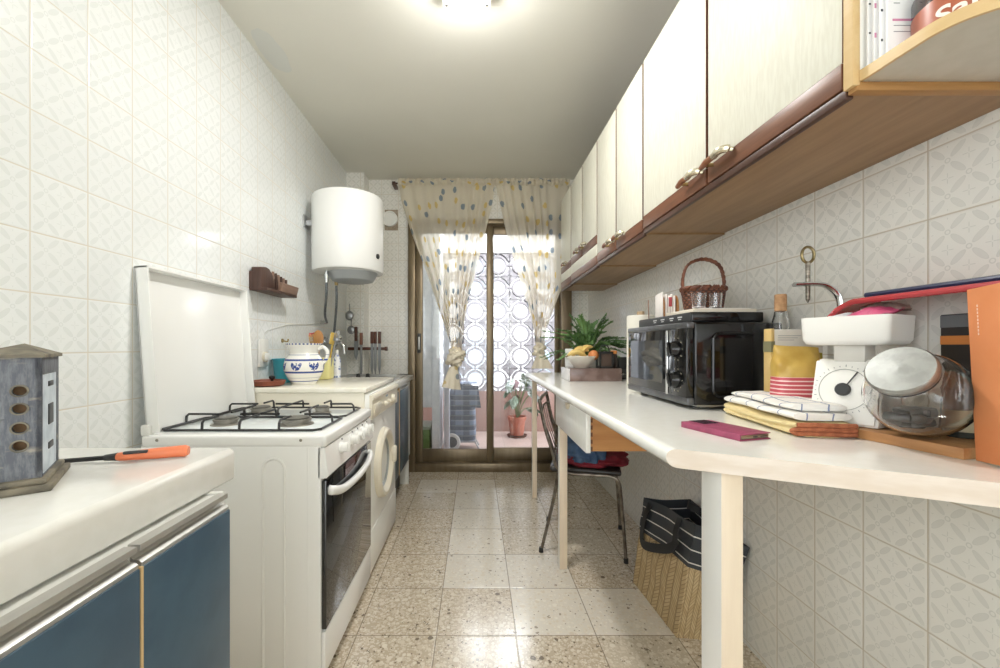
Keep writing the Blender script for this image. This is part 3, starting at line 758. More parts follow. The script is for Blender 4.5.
# ------------------------------------------------------------------ water heater, hoses, tap
HX, HY, HR = -.838, 2.70, .226
t = thing('water_heater', 'white cylindrical electric water heater on the left wall', 'water heater', (HX, HY, 1.56))
b = MB(); b.lathe([(0, 0), (HR - .05, 0), (HR - .006, .004), (HR, .014), (HR + .001, .47), (HR - .004, .484), (HR - .02, .493), (0, .502)], (HX, HY, 1.565), 64)
b.build('tank', m_white, t)
b = MB(); b.lathe([(HR * .50, -.055), (HR * .58, -.05), (HR * .72, .006)], (HX + .03, HY, 1.565), 40, cap=True); b.build('bottom_cap', plain('pale_grey_plastic', 'a9adb0', .45), t)
b = MB(); b.box(-1.0895, -1.0, 2.62, 2.65, 1.86, 1.895, .003); b.box(-1.0895, -1.08, 2.585, 2.68, 1.845, 1.92, .003); b.build('wall_bracket', m_steel, t)
b = MB(); b.lathe([(0, 0), (.016, 0), (.016, .006), (0, .007)], (0, 0, 0), 16, T(HX + HR * .93, HY - HR * .36, 1.66) @ RZ(math.radians(-21)) @ RY(PI / 2)); b.build('indicator_dial', m_darkgrey, t)
for x, y in ((-.945, 2.60), (-.925, 2.72)):
    MB().lathe([(.011, -.07), (.011, -.045), (.016, -.045), (.016, -.02), (.011, -.02), (.011, .004)], (x, y, 1.562), 16).build('pipe_stub', m_brass if y > 2.7 else m_chrome, t)
m_hose = mottled('braided_hose', '7f8488', '4f5458', 300, .35, .2, metal=.6)
for i, (pts, lab) in enumerate((([(-.945, 2.60, 1.49), (-.955, 2.62, 1.40), (-1.0, 2.72, 1.30), (-1.045, 2.88, 1.255)], 'grey braided hose curving from heater to upper wall pipe'),
                                ([(-.925, 2.72, 1.49), (-.93, 2.74, 1.38), (-.985, 2.86, 1.2), (-1.02, 2.95, 1.135)], 'grey braided hose hanging from heater down to tap'))):
    o = MB().tube(bez(pts, 10), .0085, 8).build('braided_hose', m_hose); tag(o, lab, 'hose')
t = thing('mixer_tap', 'chrome wall mixer tap with curved spout above the sink', 'tap', (-1.05, 3.0, 1.1))
b = MB(); b.tube([(-1.0895, 2.95, 1.13), (-1.03, 2.95, 1.13)], .016, 12); b.tube([(-1.0895, 2.88, 1.255), (-1.04, 2.88, 1.255)], .014, 12); b.tube([(-1.03, 2.92, 1.13), (-1.03, 3.08, 1.13)], .021, 14)
b.lathe([(0, 0), (.028, 0), (.028, .006), (0, .006)], (-1.089, 2.95, 1.13), 16, RY(PI / 2))
b.build('body', m_chrome, t)
MB().tube(bez([(-1.03, 2.97, 1.11), (-1.025, 2.94, 1.06), (-.99, 2.90, 1.10), (-.955, 2.88, 1.115), (-.925, 2.87, 1.09), (-.915, 2.865, 1.03)], 8), .012, 12).build('spout', m_chrome, t)
for y in (2.915, 3.085): MB().lathe([(0, 0), (.02, 0), (.026, .012), (.02, .034), (0, .036)], (-1.03, y, 1.135), 14).build('tap_handle', m_chrome, t)

# utensils hanging on the pillar, knife rack
m_steeld = plain('worn_steel', '9a9b9c', .3, .9)
for (x, z, r_, lab) in ((-1.06, 1.345, .036, 'flat steel skimmer hanging on pillar above tap, upper one'), (-1.045, 1.225, .033, 'round steel ladle hanging on pillar beside tap, lower one')):
    u = thing('hanging_utensil', lab, 'utensil', (x, 3.44, z))
    MB().tube([(x - .0, 3.45, z + .1), (x, 3.44, z + .03)], .004).build('handle', m_steeld, u)
    MB().ball((x, 3.44, z), r_, .010, r_ * 1.1, 16, 10).build('bowl', m_steeld, u)
t = thing('knife_rack', 'dark wooden knife rail fixed to the pillar above the sink', 'knife rack', (-.9, 3.44, 1.06))
b = MB(); b.box(-1.07, -.745, 3.425, 3.4595, 1.055, 1.08, .003); b.box(-.76, -.742, 3.415, 3.4599, 1.05, 1.085, .003); b.build('rail', wood('knife_rail_wood', '4a2a1e', '63392a', 0), t)
for (x, z0, kind, lab) in ((-.995, 1.12, 0, 'small knife with brown handle, leftmost in the rail'), (-.952, 1.09, 1, 'knife with reddish handle beside the leftmost knife'),
                           (-.862, 1.10, 2, 'long knife in the middle of the rail'), (-.835, 1.10, 2, 'long knife just right of the middle one in the rail'), (-.80, 1.10, 3, 'curved pointed knife at right end of the rail')):
    k = thing('kitchen_knife', lab, 'knife', (x, 3.41, z0), 0, 'knives in the rail')
    hz = .10 if kind != 0 else .12; L = (.16, .30, .27, .27, .20)[kind]; bw = (.03, .018, .022, .022, .026)[kind]
    MB().box(x - .012, x + .012, 3.398, 3.418, z0 + .01, z0 + .01 + hz, .004).build('handle', plain('knife_handle_%d' % kind, '5a3323' if kind != 1 else '8b5a45', .45) if 'knife_handle_%d' % kind not in bpy.data.materials else bpy.data.materials['knife_handle_%d' % kind], k)
    zt = z0 + .012
    MB().prism([(x - bw / 2, zt), (x + bw / 2, zt), (x + bw / 2, zt - L * .7), (x + bw * .1, zt - L), (x - bw / 2, zt - L * .8)], 3.408, 3.412, 1).build('blade', m_steeld, k)

# vent pipe on the back wall
t = thing('vent_pipe', 'round white vent pipe end in a rough square hole beside heater', 'vent', (-.74, 3.6, 2.2))
MB().box(-.80, -.685, 3.603, 3.6098, 2.105, 2.285, .002).build('backing_plate', mottled('raw_plaster', '9c8e7c', 'b0a290', 40, .9), t)
MB().lathe([(0, 0), (.066, 0), (.066, -.03), (.058, -.03), (.056, -.012), (0, -.012)], (-.752, 3.604, 2.2), 32, RX(-PI / 2)).build('pipe_end', plain('white_pvc', 'eeeeea', .4), t)

# wooden rack on the left wall
t = thing('wall_rack', 'dark wooden utensil rack mounted on the tiled left wall', 'rack', (-1.05, 2.2, 1.42))
m_rack = wood('dark_rack_wood', '463028', '5a4036', 2, 9, .5); m_rack2 = wood('pale_rack_wood', '7f6555', '96796a', 1, 9, .5)
b = MB(); b.box(-1.0895, -1.075, 1.97, 2.29, 1.365, 1.45, .003); b.box(-1.088, -1.0, 1.97, 2.30, 1.358, 1.372, .003); b.build('frame', m_rack, t)
pr = [(1.97, 1.366), (1.97, 1.47), (2.02, 1.478), (2.05, 1.474), (2.085, 1.45), (2.10, 1.41), (2.10, 1.366)]
MB().prism(pr, -1.078, -1.03, 0, .003).build('end_block', m_rack, t)
MB().box(-.008, .008, 2.10, 2.29, 0, .045, .002, M=T(-1.005, 0, 1.372) @ RY(.25)).build('front_slat', m_rack2, t)
rr = random.Random(5)
for k in range(6):
    y = 2.12 + .029 * k
    o = thing('wooden_stirrer', 'slim dark wooden stick standing in the wall rack', 'stick', (-1.045, y, 1.373), 0, 'sticks in the wall rack')
    b = MB(); b.tube([(-1.045, y, 1.374), (-1.05, y + .006, 1.474 - .004 * k)], [.005, .007], 8); b.build('stick', m_rack if k % 2 else m_rack2, o)

# socket, hook, cable
t = thing('wall_socket', 'white power socket on the left wall behind the cooker lid', 'socket', (-1.085, 2.09, 1.06))
b = MB(); b.box(-1.0897, -1.076, 2.045, 2.135, .985, 1.125, .005); b.build('plate', m_white2, t)
b = MB(); b.lathe([(0, .008), (.02, .008), (.022, .012), (.026, .012), (.026, 0), (0, 0)], (-1.076, 2.09, 1.035), 24, RY(PI / 2)); b.build('socket_face', m_creamp, t)
b = MB(); b.box(-1.077, -1.055, 2.07, 2.11, 1.015, 1.055, .006); b.build('plug', m_white2, t)
o = MB().tube(bez([(-1.083, 2.09, 1.125), (-1.086, 2.15, 1.17), (-1.086, 2.4, 1.215), (-1.086, 2.7, 1.235), (-1.086, 2.95, 1.30), (-1.086, 3.0, 1.56)], 8), .0025, 6).build('cable', m_white2); tag(o, 'white cable running along the left wall tiles to the heater', 'cable')
t = thing('wall_hook', 'small brass hook on the left wall above the teal tub', 'hook', (-1.085, 2.33, 1.12))
b = MB(); b.lathe([(0, 0), (.012, 0), (.01, .006), (0, .007)], (-1.0895, 2.31, 1.12), 14, RY(PI / 2)); b.tube(bez([(-1.085, 2.31, 1.12), (-1.06, 2.31, 1.115), (-1.055, 2.31, 1.13)], 5), .004); b.build('hook', m_brass, t)
t = thing('red_clip', 'small red plastic clip stuck on the wall above the yellow crock', 'clip', (-1.08, 2.75, 1.165))
b = MB(); b.box(-1.0895, -1.075, 2.68, 2.74, 1.15, 1.175, .004); b.box(-1.088, -1.078, 2.735, 2.84, 1.17, 1.18, .003); b.build('clip', plain('red_plastic', 'c23a36', .4), t)

# things on the machine board (top z = 0.898)
ZB = .898
t = thing('clay_dish', 'shallow terracotta dish at the near end of the cream board', 'dish', (-1.0, 1.98, ZB))
MB().lathe([(0, .003), (.055, 0), (.07, .006), (.078, .026), (.072, .028), (.064, .012), (0, .010)], (-1.0, 1.98, ZB), 36).build('dish', mottled('brown_clay', '96553c', '854632', 25, .5), t)
MB().lathe([(0, 0), (.014, 0), (.018, .01), (.012, .02), (0, .022)], (-.99, 1.97, ZB + .022), 14).build('black_knob', m_blackm, t) if False else None
o = MB().lathe([(0, .012), (.006, .012), (.007, .03), (.014, .036), (.014, .046), (0, .05)], (-.985, 1.985, ZB), 14).build('bottle_stopper', m_blackm); tag(o, 'small black stopper lying in the terracotta dish', 'stopper')
t = thing('teal_tub', 'teal plastic tub behind the blue and white pitcher', 'tub', (-1.012, 2.20, ZB))
MB().lathe([(0, .004), (.055, 0), (.06, .004), (.068, .118), (.075, .118), (.075, .125), (.065, .125), (.055, .008), (0, .008)], (-1.012, 2.20, ZB), 36).build('tub', plain('teal_plastic', '3ba3b5', .35), t)
# pitcher
g = G('painted_ceramic'); v = g.pos(kind='object'); p = g.xyz(v)
z_ = p[2]; ang = g.m('ARCTAN2', p[1], p[0])
def zb(c_, h_): return g.m('LESS_THAN', g.m('ABSOLUTE', g.m('SUBTRACT', z_, c_)), h_)
bands = g.m('MAXIMUM', zb(.123, .0045), g.m('MAXIMUM', zb(.063, .0045), g.m('MAXIMUM', zb(.018, .002), g.m('MULTIPLY', zb(.203, .005), g.m('GREATER_THAN', g.m('SINE', g.m('MULTIPLY', ang, 30.)), 0.)))))
bands = g.m('MAXIMUM', bands, g.m('MULTIPLY', zb(.148, .0015), .8)); bands = g.m('MAXIMUM', bands, g.m('MULTIPLY', zb(.035, .001), .6))
k_ = g.m('SUBTRACT', g.m('FRACT', g.m('ADD', g.m('MULTIPLY', ang, 7 / (2 * PI)), 20.25)), .5); zz = g.m('DIVIDE', g.m('SUBTRACT', z_, .092), .022)
lv = g.m('LESS_THAN', g.m('ADD', g.m('POWER', g.m('DIVIDE', g.m('ABSOLUTE', g.m('SUBTRACT', g.m('ABSOLUTE', k_), g.m('ADD', .17, g.m('MULTIPLY', zz, .1)))), .11), 2.), g.m('POWER', g.m('DIVIDE', zz, .85), 2.)), 1.)
st_ = g.m('LESS_THAN', g.m('ADD', g.m('POWER', g.m('DIVIDE', k_, .09), 2.), g.m('POWER', g.m('ADD', zz, .1), 2.)), .8)
nzv = g.m('GREATER_THAN', g.noise(v, 120, 2), .42)
dec = g.m('MAXIMUM', bands, g.m('MULTIPLY', g.m('MAXIMUM', lv, st_), nzv))
g.base(g.mix(dec, C('eeece6'), C('3a4f92'))); g.set(Roughness=.15); m_pit = g.mat
t = thing('ceramic_pitcher', 'white ceramic pitcher with blue painted bands on the cream board', 'pitcher', (-.87, 2.08, ZB))
P_ = [(0, .006), (.056, 0), (.060, .008), (.078, .035), (.095, .07), (.097, .095), (.088, .128), (.072, .148), (.068, .156), (.073, .178), (.087, .203), (.084, .205), (.069, .180), (.064, .157), (.083, .122), (.09, .09), (.07, .035), (0, .012)]
MB().lathe(P_, (-.87, 2.08, ZB), 48).build('body', m_pit, t)
MB().tube(bez([(-.798, 2.08, ZB + .178), (-.775, 2.08, ZB + .188), (-.752, 2.08, ZB + .165), (-.757, 2.08, ZB + .13), (-.778, 2.08, ZB + .10)], 7), .009, 10).build('handle', m_pit, t)
# yellow crock and its utensils
t = thing('yellow_container', 'pale yellow plastic container standing right of the pitcher', 'container', (-.885, 2.38, ZB))
MB().box(-.93, -.835, 2.335, 2.425, ZB, ZB + .125, .012, 3).build('tub', plain('pale_yellow_plastic', 'ebe3a0', .4), t)
def spoon(nm, lab, x, y, z0, dx, dz, mm, kind):
    o = thing(nm, lab, 'utensil', (x, y, z0))
    MB().tube([(x, y, z0), (x + dx * .65, y, z0 + dz * .65), (x + dx, y, z0 + dz)], [.005, .005, .006]).build('shaft', mm, o)
    M_ = T(x + dx, y, z0 + dz) @ RY(math.atan2(dx, dz))
    if kind == 'spoon': MB().ball((0, 0, .03), .027, .009, .04, 18, 12, M=None).build('head', mm, o, local=True) if False else MB().raw(*ballM(.031, .010, .048, M_ @ T(0, 0, .03))).build('head', mm, o)
    elif kind == 'spatula': MB().box(-.02, .02, -.003, .003, 0, .07, .003, M=M_).build('head', mm, o)
    elif kind == 'fork':
        b = MB(); b.box(-.014, .014, -.003, .003, 0, .02, .002, M=M_)
        for q in (-.011, 0, .011): b.box(q - .003, q + .003, -.002, .002, .018, .06, .001, M=M_)
        b.build('head', mm, o)
def ballM(rx, ry, rz, M_):
    q = MB(); q.ball((0, 0, 0), rx, ry, rz, 18, 12); return [M_ @ Vector(v) for v in q.v], q.f
m_sp = wood('spoon_wood', 'a8743f', 'bd8a52', 2, 14, .5); m_sp2 = wood('pale_spoon_wood', 'c8a271', 'd6b588', 2, 14, .5)
spoon('wooden_spoon', 'brown wooden spoon in the yellow container', -.90, 2.36, ZB + .02, -.005, .185, m_sp, 'spoon')
spoon('wooden_fork', 'pale wooden fork in the yellow container', -.915, 2.39, ZB + .02, -.035, .18, m_sp2, 'fork')
spoon('plastic_spatula', 'yellow spatula leaning right in the yellow container', -.865, 2.39, ZB + .02, .03, .18, plain('ochre_plastic', 'd9b85a', .4), 'spatula')
spoon('steel_fork', 'steel serving fork at right in the yellow container', -.85, 2.37, ZB + .02, .04, .2, m_steeld, 'fork')
g = G('printed_bottle'); v = g.pos(kind='object'); f_ = g.voro(v, 60)
g.base(g.mix(g.m('MULTIPLY', g.ss(f_['Distance'], .35, .45, 1., 0.), .9), C('e9ebf0'), C('6f83b5'))); g.set(Roughness=.3); m_pb = g.mat
for (x, y, h_, r_, lab) in ((-.845, 2.50, .17, .022, 'blue and white printed bottle between yellow container and tap'),):
    zb_ = ZB if y < 2.54 else .857
    o = thing('detergent_bottle', lab, 'bottle', (x, y, zb_))
    MB().lathe([(0, 0), (r_, 0), (r_, h_ * .65), (r_ * .55, h_ * .78), (r_ * .4, h_ * .82), (r_ * .4, h_ * .86), (0, h_ * .86)], (x, y, zb_), 24, sy=.8).build('bottle', m_pb, o)
    MB().lathe([(0, 0), (r_ * .45, 0), (r_ * .4, h_ * .12), (0, h_ * .14)], (x, y, zb_ + h_ * .86), 16).build('cap', m_steeld if y > 2.6 else m_white2, o)
for (x, y, lab) in ((-.86, 3.0, 'left small black stopper on the steel sink edge'), (-.79, 3.0, 'right small black stopper on the steel sink edge')):
    o = MB().lathe([(0, 0), (.024, 0), (.026, .006), (.018, .014), (.012, .03), (.016, .036), (0, .04)], (x, y, .8495), 20).build('sink_stopper', m_blackm); tag(o, lab, 'stopper')

# ------------------------------------------------------------------ left foreground: wooden house lantern and gas lighter
ZC = .877
u = Vector((.8, .6, 0)); vv = Vector((-.6, .8, 0)); FR = Vector((-.623, .604, 0))
cL = FR - u * .0475 + vv * .0725
m_weath = G('weathered_blue_grey_wood'); v_ = m_weath.pos((3, 3, .6)); f1 = m_weath.noise(v_, 60, 5, .7); f2 = m_weath.noise(m_weath.pos((1, 1, 3)), 18, 4, .6)
cc = m_weath.mix(m_weath.ss(f1, .38, .62), C('5d6069'), C('777a80')); cc = m_weath.mix(m_weath.m('MULTIPLY', m_weath.ss(f2, .55, .68), .75), cc, C('a39d90'))
m_weath.base(cc); m_weath.set(Roughness=.75); m_weath.bump(f1, .25, .001); m_weath = m_weath.mat
m_weath2 = mottled('weathered_olive_wood', '57534a', '857d6c', 22, .75, .2, stretch=(1, 1, 2)); m_wpan = mottled('white_washed_panel', 'ccd6de', 'b4c0ca', 30, .6)
t = thing('wooden_house_lantern', 'weathered grey wooden house lantern with round openings on the near worktop', 'lantern', (cL.x, cL.y, ZC), math.atan2(u.y, u.x))
# local axes: x along the front face, -y towards the viewer
hw, hd = .0475, .0725
b = MB(); b.box(-hw, hw, -hd, hd, 0, .010, .002); b.box(-hw + .006, hw - .006, -hd + .007, hd - .007, .010, .019, .003); b.build('base', m_weath2, t, local=True)
bw, bd = hw - .013, hd - .014
b = MB()
# front wall with four round openings, built as a plate with holes
def holed(zs, r_, x0, x1, z0, z1, y0, y1):
    q = MB(); zc = [z0] + [(a + c_) / 2 for a, c_ in zip(zs, zs[1:])] + [z1]
    for k, zc_ in enumerate(zs):
        n = 24; a0, a1 = zc[k], zc[k + 1]; cx = (x0 + x1) / 2
        out = []; inn = []
        for i in range(n):
            a = 2 * PI * i / n; dx, dz = math.cos(a), math.sin(a)
            sx = ((x1 - cx) if dx > 0 else (cx - x0)) / max(abs(dx), 1e-6); sz = ((a1 - zc_) if dz > 0 else (zc_ - a0)) / max(abs(dz), 1e-6)
            s_ = min(sx, sz); out.append((cx + dx * s_, zc_ + dz * s_)); inn.append((cx + dx * r_[0], zc_ + dz * r_[1]))
        vs = [(p_[0], yy, p_[1]) for yy in (y0, y1) for L in (out, inn) for p_ in L]; fs = []
        for i in range(n):
            j = (i + 1) % n
            fs += [(i, j, n + j, n + i), (2 * n + i, 3 * n + i, 3 * n + j, 2 * n + j), (n + i, n + j, 3 * n + j, 3 * n + i), (i, 2 * n + i, 2 * n + j, j)]
        q.raw(vs, fs)
        # corner fillers
        for (xx, dx) in ((x0, 1), (x1, -1)):
            pass
    return q
q = holed([.068, .094, .122, .148], (.0075, .0068), -bw + .024, bw, .019, .196, -bd, -bd + .006); b.v += q.v and [] or []
b.raw(q.v, q.f)
b.box(-bw, bw, bd - .006, bd, .019, .196); b.box(-bw, -bw + .005, -bd, bd, .019, .196)
b.box(-bw, bw, -bd - .0, bd, .0191, .021); b.box(-bw, -bw + .027, -bd, -bd + .006, .019, .196); b.box(bw - .007, bw, -bd, -bd + .006, .019, .196); b.box(-bw, bw, -bd + .0002, -bd + .006, .175, .196); b.box(-bw, bw, -bd + .0002, -bd + .006, .019, .04)
b.build('body', m_weath, t, local=True, smooth=20)
b = MB(); b.box(bw - .006, bw - .001, -bd + .006, bd - .012, .021, .17, .0); b.build('side_panel', m_wpan, t, local=True)
b = MB()
for z0, z1 in ((.052, .062), (.09, .122), (.15, .158)): b.box(bw - .0012, bw + .0005, -.012, .018, z0, z1, .0005)
b.build('side_cutout', m_darkgrey, t, local=True)
b = MB(); b.box(bw - .006, bw, bd - .012, bd + .002, .019, .196, .001); b.box(bw - .006, bw, -bd, -bd + .007, .019, .196, .001); b.box(bw - .006, bw, -bd, bd, .17, .196, .001); b.build('corner_post', m_weath, t, local=True)
b = MB(); e = .196
rw, rd = bw + .004, bd + .005
b.raw([(-rw, -rd, e), (rw, -rd, e), (rw, rd, e), (-rw, rd, e), (-rw, -rd, e + .005), (rw, -rd, e + .005), (rw, rd, e + .005), (-rw, rd, e + .005), (.006, 0, e + .021)],
      [(3, 2, 1, 0), (0, 1, 5, 4), (1, 2, 6, 5), (2, 3, 7, 6), (3, 0, 4, 7), (4, 5, 8), (5, 6, 8), (6, 7, 8), (7, 4, 8)])
b.build('roof', m_weath2, t, local=True, smooth=0)
MB().box(-bw + .006, bw - .008, -bd + .011, bd - .015, .0215, .185, .004).build('inner_block', mottled('inner_pale_wood', '8d6f52', '6d563f', 40, .8), t, local=True)
for z_ in (.068, .094, .122, .148):
    b = MB(); b.lathe([(.0078, -.0012), (.0098, -.0008), (.0100, .001), (.0078, .001)], (.012, -bd, z_), 24, RX(PI / 2), cap=False, sy=.92); b.build('opening_rim', m_weath2, t, local=True)

# gas lighter
t = thing('gas_lighter', 'orange gas lighter with a long black nozzle on the near worktop', 'lighter', (-.66, .76, ZC))
A = Vector((-.765, .738, ZC + .0045)); B_ = Vector((-.66, .752, ZC + .010)); E = Vector((-.552, .79, ZC + .0125))
MB().tube([A, A.lerp(B_, .8), B_], [.004, .0042, .0045], 10).build('nozzle', m_blackm, t)
MB().tube([B_ - (B_ - A) * .16, B_ + (E - B_) * .03], [.0055, .0075], 12).build('collar', m_darkgrey, t)
L = E - B_; b = MB()
b.tube([B_, B_ + L * .06, B_ + L * .3, B_ + L * .55, B_ + L * .95, E], [.006, .0085, .0095, .011, .0118, .009], 14, flat=.92)
b.build('handle', plain('orange_plastic', 'e8835a', .35), t)
b = MB(); c_ = B_ + L * .28; M_ = T(c_.x, c_.y, c_.z + .006) @ RZ(math.atan2(L.y, L.x)); b.box(-.018, .02, -.0098, -.0018, -.002, .0035, .002, M=M_); b.build('trigger', m_darkgrey, t)

# ceiling lamp
t = thing('ceiling_lamp', 'square frosted glass ceiling lamp held by metal clips', 'lamp', (-.04, 1.62, 2.5))
b = MB(); b.box(-.115, .04, 1.5, 1.68, 2.51, 2.5499, .004); b.build('base', m_white2, t)
g = G('lit_frosted_glass'); g.base(C('fffaf0')); g.set(Roughness=.4); g.b.inputs['Emission Color'].default_value = (1, .96, .88, 1); g.b.inputs['Emission Strength'].default_value = 4.0
b = MB(); b.box(-.10, .028, 1.49, 1.68, 2.480, 2.489, .004); b.build('diffuser', g.mat, t)
g = G('lit_cream_glass'); g.base(C('f6efdc')); g.set(Roughness=.3); g.b.inputs['Emission Color'].default_value = (1, .95, .84, 1); g.b.inputs['Emission Strength'].default_value = .55; plate_m = g.mat
b = MB(); b.box(-.135, .06, 1.46, 1.705, 2.490, 2.4955, .002)
b.build('glass_plate', plate_m, t)
for x, y in ((-.12, 1.685), (.045, 1.685), (-.12, 1.48), (.045, 1.48)):
    b = MB(); b.lathe([(0, 0), (.006, 0), (.006, .005), (0, .006)], (x, y, 2.484), 12); b.lathe([(0, 0), (.0025, 0), (.0025, .06), (0, .06)], (x, y, 2.489), 8); b.build('clip', m_steeld, t)
ld = bpy.data.lights.new('ceiling_lamp_light', 'POINT'); ld.shadow_soft_size = .05; ld.energy = 4.2; ld.color = (1, .985, .965)
lo = bpy.data.objects.new('ceiling_lamp_light', ld); lo.location = (-.037, 1.59, 2.40); COL.objects.link(lo)
ld = bpy.data.lights.new('ceiling_lamp_downlight', 'AREA'); ld.shape = 'RECTANGLE'; ld.size = .15; ld.size_y = .18; ld.energy = 8; ld.color = (1, .985, .965)
lo = bpy.data.objects.new('ceiling_lamp_downlight', ld); lo.location = (-.037, 1.59, 2.478); COL.objects.link(lo)
# ------------------------------------------------------------------ wall cabinets on the right
WX = .66
m_grip = wood('handle_wood', '7a4c33', '93603f', 1, 14, .35)
def cab_handle(y0, y1, z, par, brassy):
    # wooden bar ending in a pale metal tip, on two small posts
    s_ = 1 if brassy > 0 else -1
    a, c_ = (y0, y1) if s_ < 0 else (y1, y0)      # a = tip end (near viewer), c_ = wooden end
    b = MB(); b.tube([(WX - .024, lerp(a, c_, .42), z), (WX - .026, lerp(a, c_, .7), z - .001), (WX - .022, c_, z - .004)], [.0085, .009, .0075], 10)
    h_ = b.build('handle', m_grip, par)
    b = MB(); b.tube(bez([(WX - .001, a, z - .003), (WX - .016, lerp(a, c_, .06), z + .002), (WX - .026, lerp(a, c_, .2), z + .002), (WX - .024, lerp(a, c_, .43), z)], 5), [.006] * 3 + [.010] * 9 + [.0095] * 4, 10)
    b.build('handle_tip', m_pearl, h_)
    b = MB(); b.tube([(WX + .002, lerp(a, c_, .82), z - .003), (WX - .02, lerp(a, c_, .84), z - .003)], .0055, 8); b.build('handle_post', m_brass, h_)
def wall_cabinet(y0, y1, zb, label, doors, flap=False):
    t = thing('wall_cabinet', label, 'cabinet', (.82, (y0 + y1) / 2, zb), 0, 'cream wall cabinets in a row')
    b = MB(); b.box(.68, .9845, y0 + .001, y1 - .001, zb + .012, 2.20); b.build('carcass', m_darkbrown, t, smooth=0)
    b = MB(); b.box(.675, .9846, y0 + .0005, y1 - .0005, zb, zb + .014); b.build('underside', m_walnut, t, smooth=0)
    b = MB(); b.box(.662, .676, y0 + .0005, y1 - .0005, zb - .006, zb + .012, .002); b.build('front_edging', m_darkbrown, t)
    zt = 2.212; zs = zb + .014 if not flap else zb + .128
    n = len(doors) - 1
    if flap:
        fl = MB().box(WX, .679, y0 + .003, y1 - .003, zb + .062, zb + .124, .002).build('flap', m_cream, t)
        MB().box(WX - .001, .679, y0 + .003, y1 - .003, zb + .014, zb + .062, .002).build('flap_strip', m_brown, fl)
    for i in range(n):
        a, c_ = doors[i] + .006, doors[i + 1] - .006
        dr = MB().box(WX, .679, a, c_, zs + .048, zt, .002).build('door', [m_cream, m_brown], t)
        for q_ in dr.data.polygons:
            if abs(q_.normal.y) > .5: q_.material_index = 1
        MB().box(WX - .001, .679, a, c_, zs, zs + .048, .002).build('door_strip', m_brown, dr)
        near_meet = (i == 0 and n == 2)     # this door's far end meets its neighbour
        hy = (c_ - .115, c_ - .005) if near_meet else (a + .012, a + .12)
        if n == 1: hy = (a + .1, a + .2)
        cab_handle(hy[0], hy[1], zs + .046, dr, -1)
wall_cabinet(.735, 1.6265, 1.538, 'wide two-door cream wall cabinet nearest the viewer, above the kitchen scale', [.735, 1.1755, 1.6265])
wall_cabinet(1.6265, 2.244, 1.531, 'narrower two-door cream wall cabinet second from the viewer, full-height doors', [1.6265, 1.938, 2.244])
wall_cabinet(2.244, 2.86, 1.524, 'two-door cream wall cabinet with a flap below its doors, third from the viewer', [2.244, 2.557, 2.86], True)
wall_cabinet(2.86, 3.19, 1.518, 'single-door cream wall cabinet at the window end of the row', [2.86, 3.19], True)

# open end shelf
t = thing('end_shelf', 'open rounded end shelf with birch edging beside the nearest wall cabinet', 'shelf', (.82, .6, 1.54))
SZ = 1.552
b = MB(); b.box(.668, .984, .716, .734, SZ, 2.21); b.build('side_panel', plain('white_board', 'f0eee8', .45), t, smooth=0)
b = MB(); b.box(.656, .669, .7155, .7345, SZ - .008, 2.21, .001); b.build('panel_edging', m_birch, t)
ol = [(.672, .7155)] + [(p.x, p.y) for p in bez([(.675, .69, 0), (.678, .64, 0), (.683, .603, 0), (.703, .573, 0), (.745, .548, 0), (.83, .525, 0), (.984, .505, 0)], 6)] + [(.984, .7155)]
b = MB(); b.prism(ol, SZ, SZ + .016, 2); b.build('shelf_board', m_shelfgrey, t, smooth=30)
edge = ol[:-1]; b = MB(); vs = []; fs = []
nrm = []
for i, p_ in enumerate(edge):
    a = Vector(edge[max(i - 1, 0)]); c_ = Vector(edge[min(i + 1, len(edge) - 1)]); d_ = (c_ - a).normalized(); nrm.append(Vector((d_.y, -d_.x)))
    o_ = Vector(p_) - nrm[-1] * -.006 * -1
    for (q, zz) in ((Vector(p_) - nrm[-1] * .0002, SZ - .0015), (Vector(p_) + nrm[-1] * .005, SZ - .0015), (Vector(p_) + nrm[-1] * .005, SZ + .0175), (Vector(p_) - nrm[-1] * .0002, SZ + .0175)): vs.append((q.x, q.y, zz))
sgn = 1
for i in range(len(edge) - 1):
    for k in range(4): fs.append((i * 4 + k, i * 4 + (k + 1) % 4, (i + 1) * 4 + (k + 1) % 4, (i + 1) * 4 + k))
fs += [(0, 1, 2, 3), tuple((len(edge) - 1) * 4 + k for k in range(4))]
b.raw(vs, fs); b.build('shelf_edging', m_birch, t, smooth=40)
b = MB(); b.box(.664, .984, .7156, .7344, SZ - .016, SZ - .0005, .002); b.build('lower_batten', wood('golden_batten', '9c7142', 'b58950', 0, 6, .45), t)

